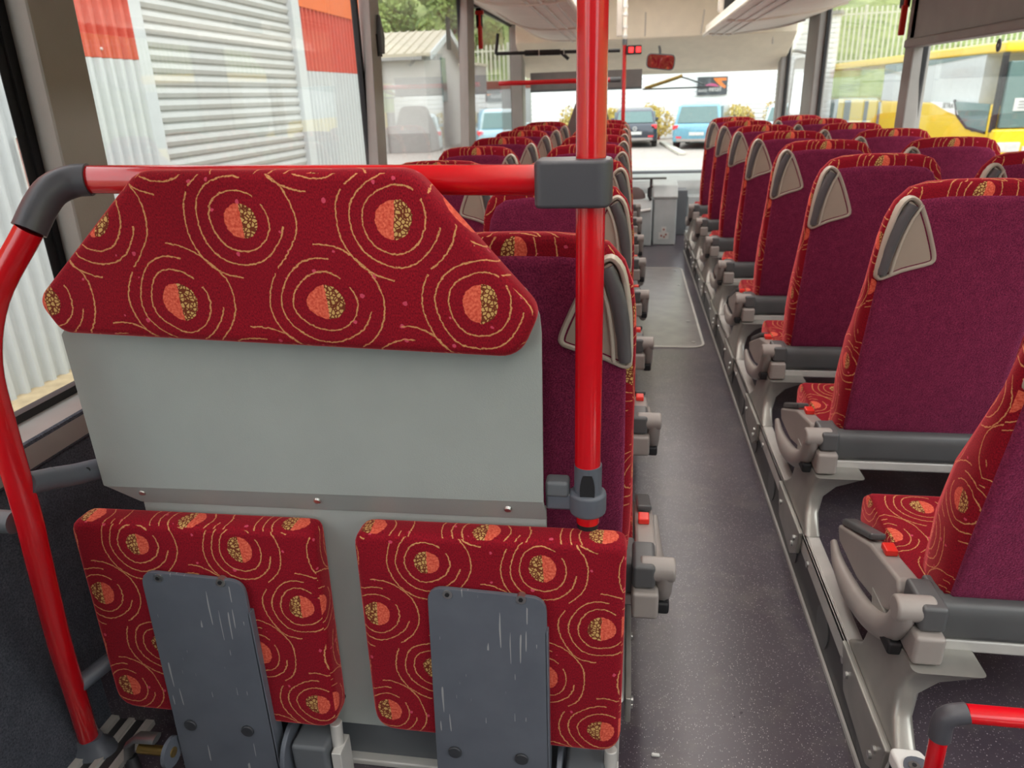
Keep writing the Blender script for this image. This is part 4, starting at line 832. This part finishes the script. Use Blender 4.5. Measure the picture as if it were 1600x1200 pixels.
car('hatchback', 'dark grey hatchback parked rear-on ahead of the windscreen', (0.22, 33.0, GZ), 0.0, 'car_dark', badge=True)
car('crossover', 'light blue crossover parked right of the dark hatchback', (2.95, 31.6, GZ), -0.22, 'car_blue', 4.4, 1.85, 1.62)
car('saloon', 'pale car half hidden by the right seats, beyond the windscreen edge', (6.2, 31.5, GZ), -0.25, 'car_pale', 4.3, 1.8, 1.5)
car('van', 'pale blue vehicle seen through the far left window', (-4.9, 30.6, GZ), 0.1, 'car_pale', 4.3, 1.8, 1.62)
# yellow coach on the right
q = empty('yellow_coach', (9.0, 21.0, GZ), 'long yellow coach parked beyond the right windows', 'coach')
m = MB(); m.box(0.0, 2.5, 0.15, 9.2, 0.25, 1.50); m.build('body', 'coach_yellow', q, bevel=0.05)
for y0, y1 in ((9.6, 10.6), (11.3, 13.0), (14.2, 15.0), (17.9, 19.5)): MB().box(-0.02, 2.5, y0, y1, 0.25, 1.50).build('rear_body', 'coach_yellow', q)
MB().box(0.03, 2.47, 9.2, 19.4, 0.25, 1.46).build('engine_grille', 'visor_grey', q)
MB().box(0.02, 2.48, 1.2, 9.3, 1.50, 2.70).build('side_glass', 'coach_pane', q); m = MB(); m.prism([(2.6, 2.70), (0.9, 2.70), (9.3, 2.38), (9.3, 2.70)], 'x', 0.0, 0.03); m.build('tinted_band', 'car_glass', q)
MB().box(0.06, 2.44, 9.3, 19.4, 1.50, 2.70).build('rear_glass', 'pane', q, smooth=0)
m = MB(); m.box(-0.02, 2.52, 0.1, 20.0, 2.70, 2.95); m.build('roof', 'coach_yellow', q, bevel=0.06)
m = MB(); m.prism([(4.4, 1.52), (2.6, 1.52), (2.2, 1.18), (3.0, 1.28), (3.9, 1.44)], 'x', -0.03, 0.0); m.build('tail_panel', 'warehouse_white', q)
text('SETRA', 0.20, 'sign_text', q, (-0.04, 3.0, 1.43), (PI / 2, 0, -PI / 2), squash=1.4)
m = MB(); m.prism([(2.6, 1.55), (2.3, 1.20), (1.2, 0.82), (0.4, 0.85), (0.4, 1.52)], 'x', -0.02, 0.0); m.build('cab_side_window', 'car_glass', q)
m = MB(); m.tube([(-0.015, 2.65, 1.58), (-0.02, 2.3, 1.20), (-0.02, 1.55, 0.90), (-0.02, 0.4, 0.83)], 0.035, 8); m.build('window_seal', 'black_rubber', q)
m = MB(); m.box(0.12, 2.4, 0.0, 0.2, 0.95, 2.5); m.build('windscreen', 'car_glass', q, bevel=0.03); m = MB(); m.box(-0.01, 0.09, 0.1, 0.25, 0.85, 2.7); m.build('front_pillar', 'black_rubber', q)
m = MB(); m.box(0.0, 2.5, -0.08, 0.3, 0.25, 0.93); m.build('front_panel', 'coach_yellow', q, bevel=0.06); m = MB(); m.box(0.10, 0.65, -0.11, -0.04, 0.38, 0.62); m.build('headlamp', 'sign_white', q, bevel=0.03)
MB().box(0.7, 2.4, -0.11, -0.04, 0.40, 0.52).build('front_trim', 'sign_white', q)
m = MB(); m.box(0.35, 0.75, -0.02, 0.0, 1.35, 1.65); m.build('screen_notice', 'sign_white', q)
for k in range(3): MB().box(0.45, 0.65, -0.026, -0.02, 1.56 - k * 0.07, 1.575 - k * 0.07).build('notice_line', 'sign_text', q)
m = MB(); m.cyl((-0.02, 5.4, 0.42), (0.3, 5.4, 0.42), 0.46, 24); wh = m.build('wheel', 'tyre', q); MB().cyl((-0.03, 5.4, 0.42), (0.0, 5.4, 0.42), 0.27, 20).build('rim', 'dull_alu', wh)
m = MB(); m.cyl((-0.02, 16.5, 0.42), (0.3, 16.5, 0.42), 0.46, 24); wh = m.build('wheel', 'tyre', q)
q = empty('window_disc', (1.562, 3.75, 1.435), 'small dark oval sticker on the right window below the grey panel', 'sticker')
m = MB(); m.cyl((-0.001, 0, 0), (0.003, 0, 0), 0.022, 24); dd_ = m.build('disc', 'dash_dark', q); MB().cyl((-0.002, 0, 0), (-0.001, 0, 0), 0.006, 8).build('mark', 'sign_white', dd_)
q.scale = (1, 1, 1.2)
# outside mirror
q = empty('side_mirror', (1.85, 9.1, 1.28), 'tall white outside mirror at the front right corner of the bus', 'mirror')
mp = rounded([(-0.10, -0.30), (0.06, -0.30), (0.10, 0.18), (0.05, 0.30), (-0.08, 0.30)], 0.05)
m = MB(); m.rings([[(p[0], y, p[1]) for p in inset(mp, dd)] for y, dd in ((0.14, 0.03), (0.05, 0.0), (0.0, 0.0))]); m.build('housing', 'sign_white', q, smooth=50); m = MB(); m.rings([[(p[0] - 0.005, y, p[1] * 0.72 - 0.06) for p in inset(mp, 0.014)] for y in (-0.006, 0.0)]); m.build('glass', 'mirror_glass', q)
MB().tube([(0.07, 0.03, 0.05), (0.09, 0.02, 0.22), (0.04, 0.0, 0.34), (-0.1, -0.2, 0.36), (-0.26, -0.35, 0.36)], 0.016, 8).build('arm', 'dash_dark', q)
